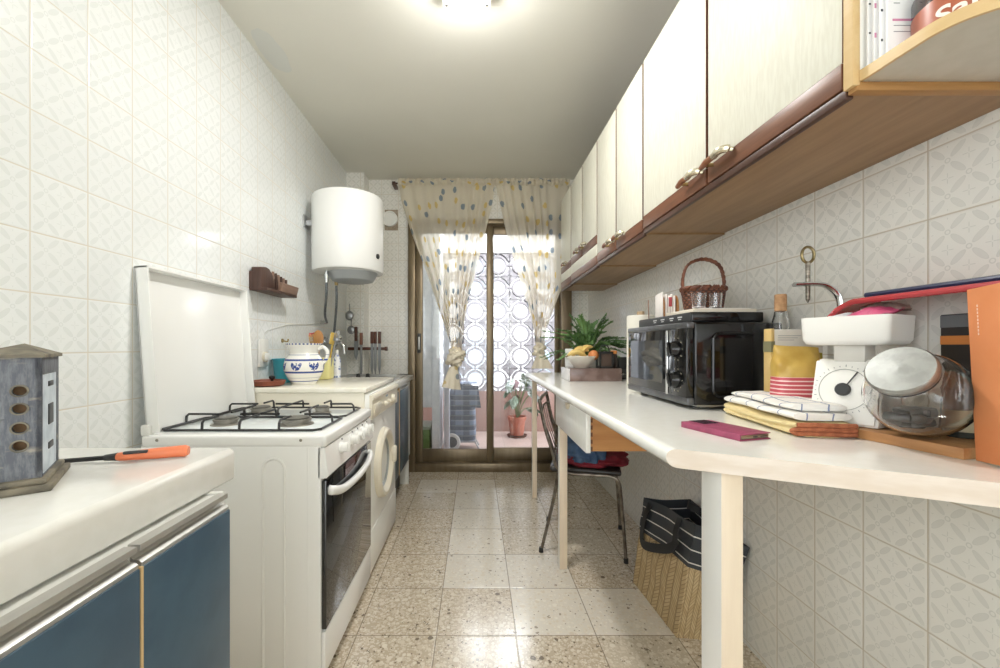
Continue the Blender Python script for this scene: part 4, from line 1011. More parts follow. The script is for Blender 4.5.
# letters standing on the shelf
m_paper = plain('white_paper', 'f3f2f1', .8); m_ink = plain('grey_print', '8d8d92', .8); m_pink = plain('pink_print', 'd98fb0', .8); m_dk = plain('dark_print', '42444c', .8)
ls = [(.680, .679, .155, 'foremost white letter with a pink stripe standing on the end shelf'), (.677, .688, .152, 'second white letter standing on the end shelf behind the pink-striped one'), (.675, .697, .145, 'third white letter on the end shelf, with small dark print'), (.674, .706, .140, 'rearmost thin white letter against the white panel of the end shelf')]
for i, (x0, y, h_, lab) in enumerate(ls):
    o = thing('letter', lab, 'letter', (x0, y, SZ + .0205), math.radians(-4 - 2 * i) * 0, 'letters on the end shelf')
    MB().box(x0, x0 + .17, y, y + .0035, SZ + .0165, SZ + .0165 + h_, .0005).build('sheet', m_paper, o)
    b = MB()
    if i == 0:
        b.box(x0 + .008, x0 + .15, y - .0004, y, SZ + .075, SZ + .0785); b.build('pink_stripe', m_pink, o, smooth=0)
        b = MB()
        for k, (a, l_) in enumerate(((.067, .06), (.057, .035), (.1, .05), (.104, .01))): b.box(x0 + .01 + (.05 if k == 2 else 0), x0 + .01 + l_ + (.05 if k == 2 else 0), y - .0004, y, SZ + a, SZ + a + .001)
        b.build('print_lines', m_ink, o, smooth=0)
    else:
        for k in range(2): b.box(x0 + .0008, x0 + .004, y - .0004, y, SZ + .035 + .05 * k + .013 * i, SZ + .035 + .05 * k + .013 * i + (.004, .008, .003)[i - 1])
        b.build('print_marks', (m_dk, m_pink, m_dk)[i - 1], o, smooth=0)
# salt jar
t = thing('salt_jar', 'terracotta coloured glass salt jar with white lettering on the end shelf', 'jar', (.765, .632, SZ + .0165))
JZ = SZ + .0165; JR = .066
b = MB(); b.lathe([(0, 0), (JR - .006, 0), (JR, .006), (JR, .078), (JR - .006, .092), (JR - .02, .1), (JR - .02, .11), (0, .11)], (.765, .632, JZ), 48); b.build('body', plain('smoky_glass', '40302c', .08), t)
b = MB(); b.lathe([(JR + .0006, .004), (JR + .0006, .05)], (.765, .632, JZ), 48, cap=False); b.build('label_band', plain('terracotta_band', 'ad6248', .3), t)
b = MB(); b.lathe([(0, .11), (JR - .014, .11), (JR - .012, .13), (0, .134)], (.765, .632, JZ), 40); b.build('lid', m_darkgrey, t)
vs, fs = text_mesh('Sal', .036, .0006)
a0 = math.radians(186)
vs2 = []
for v_ in vs:
    a = a0 + v_.x * 1.12 / JR; r_ = JR + .0012 + v_.z; vs2.append((.765 + r_ * math.cos(a), .632 + r_ * math.sin(a), JZ + .0055 + v_.y))
MB().raw(vs2, fs).build('lettering', plain('white_lettering', 'f0e6dc', .5), t, smooth=0)

# ------------------------------------------------------------------ long worktop table
TZ = .893; EX = .367
t = thing('kitchen_table', 'long white wall table with rounded edge, square legs and one drawer', 'table', (.68, 1.9, 0))
b = MB(); sec = [(.9845, TZ - .036), (.9845, TZ), (EX + .02, TZ)] + [(EX + .018 + .018 * math.cos(math.radians(a)), TZ - .018 + .018 * math.sin(math.radians(a))) for a in range(90, 271, 15)]
n = len(sec); vs = [(x, .794 - .525 * (x - EX), z) for x, z in sec] + [(x, 3.05, z) for x, z in sec]
for i in range(n): b.raw([], []); 
b.raw(vs, [(i, (i + 1) % n, n + (i + 1) % n, n + i) for i in range(n)] + [tuple(n + i for i in range(n - 1, -1, -1))]); b.cur = 1
b.raw(vs[:n], [tuple(range(n))])
b.build('tabletop', [m_lam_t, m_endgrain], t, smooth=40, weld=True)
m_legw = plain('white_leg_paint', 'eceae4', .4); m_legb = wood('beige_leg_wood', 'e2d0b8', 'ecdcc6', 2, 6, .5)
def leg(x0, x1, y0, y1, z1):
    b = MB(); b.box(x0, x1, y0, y1, 0, z1, .0015); o = b.build('leg', [m_legw, m_legb], t)
    for p_ in o.data.polygons: p_.material_index = 1 if p_.normal.y < -.5 else 0
leg(.456, .497, .764, .832, TZ - .036); leg(.408, .446, 2.005, 2.045, TZ - .036); leg(.405, .438, 2.95, 2.985, TZ - .036)
b = MB(); b.box(.41, .98, 2.0, 2.03, TZ - .08, TZ - .036)
b.build('rail', m_legw, t)
m_dw = wood('orange_drawer_wood', 'a76d3a', 'c08a50', 0, 5, .4)
dr = MB().box(.385, .402, 1.44, 1.99, .714, TZ - .038, .002).build('drawer', m_lam, t)
b = MB(); b.box(.402, .93, 1.452, 1.464, .718, .845); b.box(.402, .93, 1.966, 1.978, .718, .845); b.box(.918, .93, 1.464, 1.966, .718, .845); b.box(.402, .918, 1.464, 1.966, .722, .728); b.build('drawer_box', m_dw, dr, smooth=0)
b = MB()
for k in range(5):
    z = .727 + .025 * k; b.prism([(.402, z - .006), (.412, z - .008), (.412, z + .008), (.402, z + .006)], 1.4508, 1.4522, 1)
b.build('dovetails', plain('dark_dovetail', '6b4224', .5), dr, smooth=0)
b = MB(); b.prism([(p_[0], p_[1]) for p_ in [(1.71 + .022 * math.cos(math.radians(a)), .853 + .022 * math.sin(math.radians(a)) * 1.15) for a in range(180, 361, 20)]], .374, .386, 0, .003); b.build('drawer_pull', plain('beige_plastic_pull', 'cfc3ad', .4), dr)

# ------------------------------------------------------------------ chair tucked under the table
t = thing('metal_chair', 'metal frame chair with black seat tucked under the table', 'chair', (.599, 2.313, 0), math.atan2(-.2637, .9646))
m_tubem = mottled('worn_metal_tube', '8a8378', '6f6459', 30, .35, metal=.85)
for s_ in (-1, 1):
    y = .19 * s_
    MB().tube(bez([(-.219, y * 1.0, .80), (-.19, y, .66), (-.15, y, .53), (-.125, y, .45), (-.06, y, .425), (.05, y, .425)], 6), .0095, 10).build('back_upright', m_tubem, t, local=True)
    b = MB(); b.tube(bez([(-.12, y * .98, .425), (-.15, y * 1.0, .26), (-.21, y * 1.05, .0)], 6), .0085, 10); lg = b.build('leg', m_tubem, t, local=True)
    MB().lathe([(0, 0), (.012, 0), (.011, .025), (0, .025)], (-.209, y * 1.05, 0), 12).build('foot_cap', m_blackm, lg, local=True)
    b = MB(); b.tube(bez([(.05, y, .425), (.14, y, .425), (.18, y, .40), (.192, y, .32), (.205, y * 1.03, .15), (.216, y * 1.05, .0)], 6), .0085, 10); lg = b.build('leg', m_tubem, t, local=True)
    MB().lathe([(0, 0), (.012, 0), (.011, .025), (0, .025)], (.215, y * 1.05, 0), 12).build('foot_cap', m_blackm, lg, local=True)
b = MB(); b.tube(bez([(-.219, -.19, .80), (-.22, -.1, .802), (-.221, 0, .803), (-.22, .1, .802), (-.219, .19, .80)], 5), .0095, 10); b.tube([(-.208, -.19, .745), (-.215, 0, .755), (-.208, .19, .745)], .006, 8); b.tube([(-.14, -.19, .5), (-.145, .19, .5)], .006, 8); b.build('back_rail', m_tubem, t, local=True)
for k in range(4):
    y = -.12 + .08 * k; MB().tube([(-.214, y, .752), (-.19, y, .65), (-.16, y * .9, .56), (-.142, y * .85, .5)], .003, 6).build('back_rod', m_tubem, t, local=True)
b = MB(); b.box(-.165, .195, -.195, .195, .428, .458, .013, 3); b.build('seat', plain('black_vinyl', '26221f', .4), t, local=True)
def lump(name, mat_, label, cat, c, rx, ry, rz, seed, amp, fr=3.2):
    def fn(q):
        n_ = noise.noise(Vector((q.x * fr + seed, q.y * fr, q.z * fr))) * amp + abs(noise.noise(Vector((q.x * fr * 2.2, q.y * fr * 2.2 + seed, q.z * 4)))) * amp * .8
        q = q * (1 + n_); q.z = max(q.z, -.62); return q
    b = MB(); b.ball((0, 0, 0), rx, ry, rz, 64, 36, fn=fn)
    zmin = min(v_.z for v_ in [Vector(p_) for p_ in b.v]); b.v = [tuple(Vector(p_) + Vector(c) - Vector((0, 0, zmin))) for p_ in b.v]
    return tag(b.build(name, mat_, smooth=180), label, cat)
lump('folded_garment', mottled('dark_red_cloth', '8c2433', '741a29', 12, .7, .2), 'dark red garment spread over the black chair seat', 'garment', (.645, 2.27, .459), .175, .17, .045, 4., .22, 2.2)
lump('blue_garment', mottled('denim_blue_cloth', '556f90', '40597a', 12, .8, .2), 'crumpled blue garment on top of the red one on the chair', 'garment', (.58, 2.19, .49), .10, .11, .085, 9., .3)

# ------------------------------------------------------------------ woven shopping bag under the table
g = G('woven_straw'); v_ = g.pos(kind='uv'); p = g.xyz(v_)
col_ = g.m('MULTIPLY', p[0], 30.); ci = g.m('FLOOR', col_); sgn_ = g.m('SUBTRACT', g.m('MULTIPLY', g.m('MODULO', ci, 2.), 2.), 1.)
dg_ = g.m('FRACT', g.m('ADD', g.m('MULTIPLY', p[1], 68.), g.m('MULTIPLY', sgn_, g.m('MULTIPLY', g.m('FRACT', col_), 2.))))
ed = g.m('MINIMUM', g.m('MINIMUM', dg_, g.m('SUBTRACT', 1., dg_)), g.m('MULTIPLY', g.m('MINIMUM', g.m('FRACT', col_), g.m('SUBTRACT', 1., g.m('FRACT', col_))), 1.1))
cl = g.white(g.comb(ci, g.m('FLOOR', g.m('ADD', g.m('MULTIPLY', p[1], 68.), g.m('MULTIPLY', sgn_, g.m('MULTIPLY', g.m('FRACT', col_), 2.))))))[0]
g.base(g.mix(g.ss(ed, .02, .14), C('8d7550'), g.mix(cl, C('b59b72'), C('c7b088')))); g.set(Roughness=.6); g.bump(g.ss(ed, 0, .25), .4, .003); m_straw = g.mat
g = G('black_striped_band'); v_ = g.pos(kind='uv'); p = g.xyz(v_)
s_ = g.m('ABSOLUTE', g.m('SUBTRACT', g.m('FRACT', g.m('MULTIPLY', p[1], 3.2)), .35)); g.base(g.mix(g.m('LESS_THAN', s_, .045), C('2f3338'), C('d9d6cf'))); g.set(Roughness=.5); m_band = g.mat
t = thing('shopping_bag', 'woven straw shopping bag with black striped top leaning on the right wall', 'bag', (.85, 1.71, 0))
def bagpt(u, z):
    # u runs round the four sides; corners at the bottom and at the rim
    k = z
    B0 = [(.725, 1.90), (.748, 1.535), (.90, 1.515), (.955, 1.88)]; T0 = [(.772, 1.885), (.80, 1.50), (.975, 1.465), (.975, 1.87)]; HZ = [.395, .44, .372, .39]
    c_ = [Vector(a_).lerp(Vector(d_), k) for a_, d_ in zip(B0, T0)]
    s4 = u * 4; i = int(s4) % 4; f_ = s4 - int(s4); p_ = c_[i].lerp(c_[(i + 1) % 4], f_); z = k * lerp(HZ[i], HZ[(i + 1) % 4], f_)
    wob = noise.noise(Vector((u * 8, z * 9, 1.))) * .012 * min(1, z * 8)
    cen = Vector((.86, 1.71)); d_ = (p_ - cen).normalized(); p_ = p_ + d_ * wob - d_ * .012 * math.sin(PI * f_) * k
    return Vector((min(p_.x, .981), p_.y, z + (noise.noise(Vector((u * 5, 0, 3))) * .008) * k))
NU = 80
zsplit = .62
b = MB(); b.grid(lambda u, q: bagpt(u, q * zsplit + .002), NU, 16); b.raw([bagpt(i / 4 + .0001, .002) for i in range(4)], [(3, 2, 1, 0)])
b.build('woven_body', m_straw, t, smooth=60, uv=lambda i: ((i % (NU + 1)) / NU * 1.15, (i // (NU + 1)) / 16 * .25))
b = MB(); b.grid(lambda u, q: bagpt(u, zsplit + q * (1 - zsplit)), NU, 10)
b.build('striped_band', m_band, t, smooth=60, uv=lambda i: ((i % (NU + 1)) / NU * 1.15, (i // (NU + 1)) / 10))
def strap(pts, wd, nr):
    c_ = bez(pts, 10); vs = []; fs = []
    for i, p_ in enumerate(c_):
        d_ = (c_[min(i + 1, len(c_) - 1)] - c_[max(i - 1, 0)]).normalized(); s1 = d_.cross(Vector(nr)).normalized()
        nn_ = s1.cross(d_).normalized()
        for (a, e_) in ((-1, -1), (1, -1), (1, 1), (-1, 1)): vs.append(p_ + s1 * a * wd / 2 + nn_ * e_ * .0015)
    for i in range(len(c_) - 1):
        for k in range(4): fs.append((i * 4 + k, i * 4 + (k + 1) % 4, i * 4 + 4 + (k + 1) % 4, i * 4 + 4 + k))
    fs += [(0, 1, 2, 3), tuple((len(c_) - 1) * 4 + k for k in range(4))]
    return vs, fs
m_web = plain('black_webbing', '1f2022', .6)
b = MB(); b.raw(*strap([(.775, 1.83, .385), (.752, 1.84, .31), (.742, 1.835, .215), (.748, 1.72, .245), (.758, 1.585, .315), (.772, 1.59, .37), (.797, 1.605, .425)], .036, (-1, 0, .1)))
b.build('handle', m_web, t)
b = MB(); b.raw(*strap([(.955, 1.80, .36), (.93, 1.79, .40), (.90, 1.74, .415), (.92, 1.68, .41), (.955, 1.66, .36)], .03, (-1, 0, .3))); b.build('handle', m_web, t)
# ------------------------------------------------------------------ far end of the table: plant, fruit, box
m_card = mottled('wrapped_brown_marbled_box', '85706a', '6e5a54', 14, .16, .1, lo=.4, hi=.6); m_clear = pane('clear_wrap', (.93, .93, .93, 1), 1.6)
t = thing('wrapped_box', 'brown marbled gift box in clear wrap on the far end of the table', 'box', (.67, 2.39, TZ))
MB().box(.525, .812, 2.285, 2.50, TZ, TZ + .072, .004).build('box', m_card, t)
MB().box(.517, .5248, 2.29, 2.50, TZ + .002, TZ + .07, .003).build('white_end', plain('silvery_label', 'd6d3d2', .25), t)
def wrapf(u, q): return (.815 + .03 * q + .004 * math.sin(u * 20) * q, 2.28 + .2 * u, TZ + .036 + (.034 - .02 * q) * math.sin(u * 9) * q * .7 + .02 * (1 - q) * 0)
MB().grid(wrapf, 14, 6).build('wrap_flap', m_clear, t)
BT = TZ + .072
t = thing('fruit_bowl', 'white boat-shaped fruit bowl on the brown box', 'bowl', (.60, 2.37, BT))
b = MB()
b.lathe([(0, .004), (.035, 0), (.04, .006), (.062, .03), (.088, .066), (.083, .068), (.056, .034), (.03, .012), (0, .01)], (.61, 2.375, BT), 40, sx=1.05, sy=.9)
b.build('bowl', mottled('off_white_ceramic', 'ebe6dc', 'dcd5c8', 9, .35), t)
m_ban = mottled('banana_skin', 'dfc37a', 'd2ae62', 14, .45); m_tip = plain('banana_tip', '6f5a2c', .6)
for k, (dx, dy, dz, a, lab) in enumerate(((-.035, -.03, .062, .15, 'front banana lying low in the fruit bowl'), (-.01, -.005, .078, -.35, 'middle banana arching over the others in the bowl'), (.03, .0, .085, -.75, 'rightmost banana pointing at the orange in the bowl'))):
    o = thing('banana', lab, 'banana', (.61 + dx, 2.365 + dy, BT + dz), 0, 'bananas in the bowl')
    pts = [];
    for i in range(9):
        q = -1 + i / 4; pts.append((q * .055, 0, .03 * (1 - q * q)))
    M_ = T(.61 + dx, 2.365 + dy, BT + dz) @ RY(a) @ RZ(.2 * k)
    pts = [M_ @ Vector(p_) for p_ in pts]
    MB().tube(pts, [.005, .011, .0155, .017, .0175, .017, .0155, .011, .005], 7).build('skin', m_ban, o, smooth=50)
    e_ = (pts[0] - pts[1]).normalized(); MB().tube([pts[0], pts[0] + e_ * .014], [.0045, .004], 6).build('stem', m_tip, o)
o = MB().ball((.672, 2.35, BT + .072), .03, .03, .029, 24, 14).build('orange', mottled('orange_peel', 'd98d55', 'd08048', 160, .45, .15)); tag(o, 'orange at the right in the fruit bowl', 'orange')
t = thing('small_lantern', 'small black framed lantern box right of the fruit bowl', 'lantern', (.735, 2.33, BT))
b = MB(); x0, x1, y0, y1 = .69, .768, 2.295, 2.37
for (a, c_) in ((x0, y0), (x1 - .01, y0), (x0, y1 - .01), (x1 - .01, y1 - .01)): b.box(a, a + .01, c_, c_ + .01, BT, BT + .09, .001)
b.box(x0, x1, y0, y1, BT, BT + .012, .001); b.box(x0, x1, y0, y1, BT + .08, BT + .094, .001)
b.build('frame', m_blackm, t)
MB().box(x0 + .006, x1 - .006, y0 + .004, y0 + .006, BT + .012, BT + .08).build('pane', plain('dark_glass_pane', '4c3d36', .08), t)
MB().lathe([(0, 0), (.018, 0), (.018, .035), (0, .037)], (.729, 2.335, BT + .012), 20).build('candle', plain('tan_wax', '8a6a52', .6), t)
MB().tube(bez([(.70, 2.333, BT + .094), (.715, 2.333, BT + .125), (.745, 2.333, BT + .125), (.76, 2.333, BT + .094)], 6), .003).build('ring', m_darkgrey, t)
t = thing('dark_spice_jar', 'small dark jar with orange lid behind the black lantern', 'jar', (.79, 2.36, BT))
MB().lathe([(0, 0), (.02, 0), (.022, .006), (.022, .07), (.017, .08), (0, .08)], (.79, 2.36, BT), 24).build('jar', plain('dark_brown_glass', '2c211d', .1), t)
MB().lathe([(0, .08), (.02, .08), (.02, .098), (0, .1)], (.79, 2.36, BT), 24).build('lid', plain('orange_lid', 'c98340', .4), t)
t = thing('black_box', 'black box standing on the table behind the wrapped box', 'box', (.92, 2.5, TZ))
b = MB(); b.box(.84, .98, 2.42, 2.56, TZ, TZ + .13, .006); b.build('body', m_blackm, t); b = MB(); b.box(.85, .97, 2.416, 2.42, TZ + .01, TZ + .06, .001); b.build('front', m_darkgrey, t)
o = MB().box(.56, .60, 2.54, 2.59, TZ, TZ + .18, .004).build('white_carton', m_white2); tag(o, 'slim white carton behind the left end of the fruit bowl', 'carton')
# fern-like plant
t = thing('green_plant', 'bushy green feathery plant in a white pot behind the fruit bowl', 'plant', (.72, 2.66, TZ))
MB().lathe([(0, 0), (.055, 0), (.075, .11), (.08, .12), (.073, .12), (.07, .105), (0, .1)], (.72, 2.66, TZ), 32).build('pot', plain('white_pot', 'e4e2dc', .4), t)
rr = random.Random(11); fo = [MB(), MB()]; sm = MB()
root = Vector((.72, 2.66, TZ + .11))
for k in range(70):
    a = rr.uniform(0, 2 * PI); el = rr.uniform(.15, 1.25); L = rr.uniform(.17, .33)
    d_ = Vector((math.cos(a) * math.cos(el) * 1.25, math.sin(a) * math.cos(el) * .8, math.sin(el)))
    tip = root + d_ * L; tip.x = min(tip.x, .955); tip.z = max(tip.z - .05 * math.cos(el), TZ + .09)
    mid = root.lerp(tip, .55) + Vector((0, 0, .05))
    cv = bez([root, mid, tip], 8); sm.tube(cv, [.0022] * len(cv), 4)
    for i in range(4, len(cv)):
        dr_ = (cv[i] - cv[i - 1]).normalized(); sd = dr_.cross(Vector((0, 0, 1)))
        sd = sd.normalized() if sd.length > .01 else Vector((1, 0, 0)); up = sd.cross(dr_)
        for s_ in (-1, 1):
            for hh in (0, .5):
                ll = rr.uniform(.018, .034) * (1.1 - .4 * i / len(cv)); wd = ll * .26
                ax = (sd * s_ * .8 + dr_ * .65 + up * rr.uniform(-.2, .5)).normalized(); o_ = cv[i].lerp(cv[i - 1], hh); pr_ = ax.cross(up).normalized(); nn_ = pr_.cross(ax)
                q = fo[k % 2]
                q.raw([o_, o_ + ax * ll * .45 + pr_ * wd, o_ + ax * ll, o_ + ax * ll * .45 - pr_ * wd, o_ + ax * ll * .5 + nn_ * .004], [(0, 1, 4), (1, 2, 4), (2, 3, 4), (3, 0, 4)])
sm.build('stems', plain('green_stem', '5d7a3c', .6), t)
fo[0].build('foliage', mottled('leaf_green', '5b8048', '7a9e5e', 30, .45), t); fo[1].build('foliage', mottled('dark_leaf_green', '48693c', '5f8450', 30, .45), t)

# tall cream canister behind the microwave
t = thing('kitchen_roll', 'plain cream kitchen roll standing behind the microwave', 'kitchen roll', (.83, 2.06, TZ))
MB().lathe([(.018, .0), (.064, 0), (.066, .004), (.066, .345), (.063, .349), (.018, .349)], (.825, 2.06, TZ), 40).build('roll', plain('cream_paper', 'efebdf', .8), t)
MB().lathe([(0, 0), (.018, 0), (.018, .37), (0, .37)], (.825, 2.06, TZ), 16).build('core', plain('card_core', 'b79f80', .8), t)

# ------------------------------------------------------------------ microwave
MX0, MX1, MY0, MY1, MZ0, MZ1 = .655, .952, 1.272, 1.77, TZ + .012, 1.165
t = thing('microwave', 'black microwave oven with dark glass door on the table', 'microwave', (.8, 1.52, TZ))
b = MB(); b.box(MX0 + .022, MX1, MY0, MY1, MZ0, MZ1 - .002, .006, 3)
rp = []
for (cy, cz, a0) in ((MX1 - .045, MZ1 - .058, 0), (MX0 + .1, MZ1 - .058, 90), (MX0 + .1, MZ0 + .05, 180), (MX1 - .045, MZ0 + .05, 270)):
    for k in range(7):
        a = math.radians(a0 + 15 * k); rp.append((cy + .022 * math.cos(a), MY0 - .001, cz + .022 * math.sin(a)))
b.tube(rp, .0055, 8, True); b.tube([(MX0 + .07, MY0, MZ0 + .012), (MX1 - .02, MY0, MZ0 + .012)], .003, 6)
b.build('case', m_black, t)
b = MB(); b.box(MX0, MX0 + .024, MY0 + .075 + .05, MY1, MZ0 + .022, MZ1 - .018, .004); dr = b.build('door', plain('microwave_door_black', '1c1d1f', .06), t)
b = MB(); b.box(MX0 - .0012, MX0 + .001, MY0 + .17, MY1 - .035, MZ0 + .055, MZ1 - .055); b.build('window', plain('microwave_window_glass', '3b3e42', .03, 0., **{'Specular_IOR_Level': .9}), dr, smooth=0)
b = MB(); b.box(MX0 - .002, MX0 + .022, MY0, MY1 + .001, MZ1 - .020, MZ1, .005); b.box(MX0 - .002, MX0 + .022, MY0, MY1 + .001, MZ0, MZ0 + .024, .005)
b.build('front_trim', mottled('dark_silver_plastic', '68696b', '5d5e60', 30, .28, metal=.5), t)
b = MB(); b.box(MX0 - .006, MX0 + .006, MY0 + .126, MY0 + .138, MZ0 + .02, MZ1 - .022, .003); b.build('door_trim', m_chrome, dr)
b = MB(); b.box(MX0 - .001, MX0 + .024, MY0 + .006, MY0 + .124, MZ0 + .022, MZ1 - .018, .003); cp = b.build('control_panel', m_black, t)
for z in (MZ0 + .175, MZ0 + .075):
    kb = MB(); kb.lathe([(0, 0), (.027, 0), (.026, .01), (.022, .018), (.02, .024), (0, .025)], (MX0 - .001, MY0 + .068, z), 28, RY(-PI / 2)); kb.box(-.023, .023, -.004, .004, .02, .03, .002, M=T(MX0 - .001, MY0 + .068, z) @ RY(-PI / 2) @ RZ(.3)); kb.build('knob', m_black, cp)
    q = MB()
    for k in range(10):
        a = 2 * PI * k / 10; q.box(-.0008, .0008, -.002, .002, -.002, .002, M=T(MX0 - .0014, MY0 + .068 + .037 * math.cos(a), z + .037 * math.sin(a)))
    q.build('dial_marks', m_pearl, cp, smooth=0)
b = MB()
for x in (MX0 + .05, MX1 - .05):
    for y in (MY0 + .05, MY1 - .05): b.cyl((x, y, TZ), .014, .0125, 12)
b.build('foot', m_blackm, t)
b = MB(); b.box(MX0 + .03, MX1 - .005, MY0 - .0005, MY0 + .4, MZ0 - .004, MZ0 + .002); b.build('base_plate', plain('bare_metal', 'a9a9a5', .35, .9), t)
# flat black device lying on the microwave
Z1 = MZ1
t = thing('flat_black_device', 'flat black device with a row of silver labels on top of the microwave', 'device', (.82, 1.54, Z1))
b = MB(); b.box(.70, .935, 1.335, 1.76, Z1 + .003, Z1 + .036, .004)
b.build('case', m_black, t)
b = MB(); b.box(.697, .7005, 1.337, 1.758, Z1 + .005, Z1 + .034, .001); b.build('front', m_darkgrey, t)
b = MB()
for y in (1.39, 1.45, 1.52, 1.585):
    b.box(.6962, .6972, y, y + .03, Z1 + .021, Z1 + .025); b.box(.6962, .6972, y + .006, y + .026, Z1 + .014, Z1 + .017)
b.build('label_marks', plain('silver_print', 'd8d8d8', .3), t, smooth=0)
b = MB()
for x in (.72, .91):
    for y in (1.36, 1.73): b.cyl((x, y, Z1), .008, .004, 10)
b.build('foot', m_blackm, t)
Z2 = Z1 + .036
t = thing('flat_board', 'flat cream board lying on the black device under the basket', 'board', (.83, 1.45, Z2))
b = MB(); b.box(.725, .94, 1.375, 1.60, Z2, Z2 + .014, .003); b.build('board', plain('cream_board', 'e3d9c8', .6), t); b = MB(); b.box(.76, .93, 1.39, 1.55, Z2 + .014, Z2 + .018, .001); b.build('cover', plain('pale_cover', 'ebe6de', .6), t)
Z3 = Z2 + .018
# wicker basket
g = G('dark_wicker'); v_ = g.pos(kind='object'); p = g.xyz(v_); an = g.m('ARCTAN2', p[1], p[0])
row = g.m('MULTIPLY', p[2], 120.); al = g.m('SINE', g.m('ADD', g.m('MULTIPLY', an, 22.), g.m('MULTIPLY', g.m('FLOOR', row), PI))); hh = g.m('MULTIPLY', g.m('SINE', g.m('MULTIPLY', g.m('FRACT', row), PI)), g.m('ADD', .5, g.m('MULTIPLY', al, .5)))
g.base(g.mix(hh, C('3a1f15'), C('8a5338'))); g.set(Roughness=.5); g.bump(hh, .7, .004); m_wick = g.mat
bx, by = .835, 1.51
t = thing('wicker_basket', 'dark brown wicker basket with tall hoop handle on the microwave', 'basket', (bx, by, Z3))
b = MB(); b.lathe([(0, .003), (.06, 0), (.064, .01), (.07, .05), (.073, .078), (.067, .078), (.064, .05), (.058, .012), (0, .008)], (bx, by, Z3), 48, sx=1.05, sy=.85); b.build('bowl', m_wick, t, smooth=60)
b = MB()
for ph in (0, PI / 2, PI):
    b.tube([(bx + (.071 + .005 * math.cos(14 * a + ph)) * 1.05 * math.cos(a), by + (.071 + .005 * math.cos(14 * a + ph)) * .8 * math.sin(a), Z3 + .079 + .006 * math.sin(14 * a + ph)) for a in [2 * PI * k / 120 for k in range(120)]], .0042, 6, True)
b.build('rim', mottled('wicker_rim', '7b4830', '5d3322', 40, .5), t)
b = MB(); hp = bez([(bx - .075, by, Z3 + .06), (bx - .075, by, Z3 + .12), (bx - .055, by, Z3 + .17), (bx, by, Z3 + .19), (bx + .055, by, Z3 + .17), (bx + .075, by, Z3 + .12), (bx + .075, by, Z3 + .06)], 12)
for ph in (0, 2.1, 4.2): b.tube([p_ + Vector((.0035 * math.cos(i * .55 + ph) * .5, .0038 * math.sin(i * .55 + ph), .0035 * math.cos(i * .55 + ph))) for i, p_ in enumerate(hp)], .004, 6)
b.build('handle', bpy.data.materials['wicker_rim'], t)
m_gl = glass('clear_glass')
for (x, y, h_, r_, lab) in ((.765, 1.41, .052, .024, 'left clear tumbler in front of the wicker basket'), (.815, 1.40, .05, .022, 'right clear tumbler in front of the wicker basket')):
    o = MB().lathe([(0, 0), (r_ * .85, 0), (r_, h_), (r_ - .002, h_), (r_ * .85 - .002, .005), (0, .005)], (x, y, Z3), 32).build('glass_tumbler', m_gl); tag(o, lab, 'glass', 'tumblers by the basket')
t = thing('napkin_holder', 'orange wood napkin holder full of napkins left of the basket', 'napkin holder', (.755, 1.62, Z2), -.22)
for x in (-.024, .026):
    b = MB(); pr = [(-.05, .001)] + [(-.05 * math.cos(math.radians(a)), .04 + .048 * math.sin(math.radians(a))) for a in range(0, 181, 15)] + [(.05, .001)]
    b.prism(pr, x - .004, x + .004, 0, .0015); b.build('side_plate', m_dw, t, local=True)
MB().box(-.027, .03, -.05, .05, 0, .009, .001).build('base', m_dw, t, local=True)
o = thing('napkin_stack', 'white napkins held in the orange wood holder', 'napkins', (.755, 1.62, Z2 + .0095), -.22)
b = MB()
for k in range(4): b.box(-.0195 + .0095 * k, -.0125 + .0095 * k, -.055, .058, 0, .078 - .006 * (k % 2), .002)
b.box(-.034, -.0285, -.062, .06, -.008, .086, .002)
b.build('napkins', plain('white_napkin', 'efe8e2', .8), o, local=True)
b = MB(); b.box(-.008, .004, -.0562, -.0552, .03, .066, .0003); b.build('red_print', plain('red_print', 'b0484e', .7), o, local=True)
o = thing('skewer', 'thin brown stick standing beside the napkin holder', 'stick', (.73, 1.74, Z2)); MB().tube([(.73, 1.735, Z2), (.728, 1.738, Z2 + .085)], .0018, 6).build('stick', m_grip, o)

# ------------------------------------------------------------------ near end of the table
t = thing('cork_bottle', 'slim clear glass bottle with a cork beside the microwave', 'bottle', (.93, 1.22, TZ))
MB().lathe([(0, 0), (.021, 0), (.022, .004), (.022, .27), (.017, .29), (.016, .3), (.0135, .3), (.0135, .288), (.019, .268), (.019, .006), (0, .006)], (.915, 1.235, TZ), 28).build('bottle', m_gl, t)
MB().lathe([(0, .295), (.0155, .302), (.0155, .35), (.014, .352), (0, .352)], (.915, 1.235, TZ), 20).build('cork', mottled('cork', 'c49a72', 'b2875f', 90, .8), t)
# wooden tray / recipe box standing behind the packets
t = thing('white_notebook', 'white covered book with yellow spine standing beside the microwave', 'book', (.85, 1.17, TZ), 0)
MB().box(.815, .825, 1.135, 1.165, TZ, TZ + .245, .002).build('spine', mottled('yellow_spine', 'c7a868', 'd3b77c', 14, .5), t)
MB().box(.825, .96, 1.137, 1.163, TZ, TZ + .243, .002).build('cover', mottled('white_cover', 'e8e4de', 'dfdad2', 10, .5), t)
b = MB()
for k in range(3): b.box(.835, .90 - .01 * k, 1.1365, 1.1372, TZ + .225 - .006 * k, TZ + .2262 - .006 * k)
b.build('print_lines', m_ink, t, smooth=0)
MB().box(.8145, .8255, 1.1345, 1.1655, TZ + .18, TZ + .21).build('spine_label', plain('olive_label', '7d7a5d', .5), t, smooth=0)
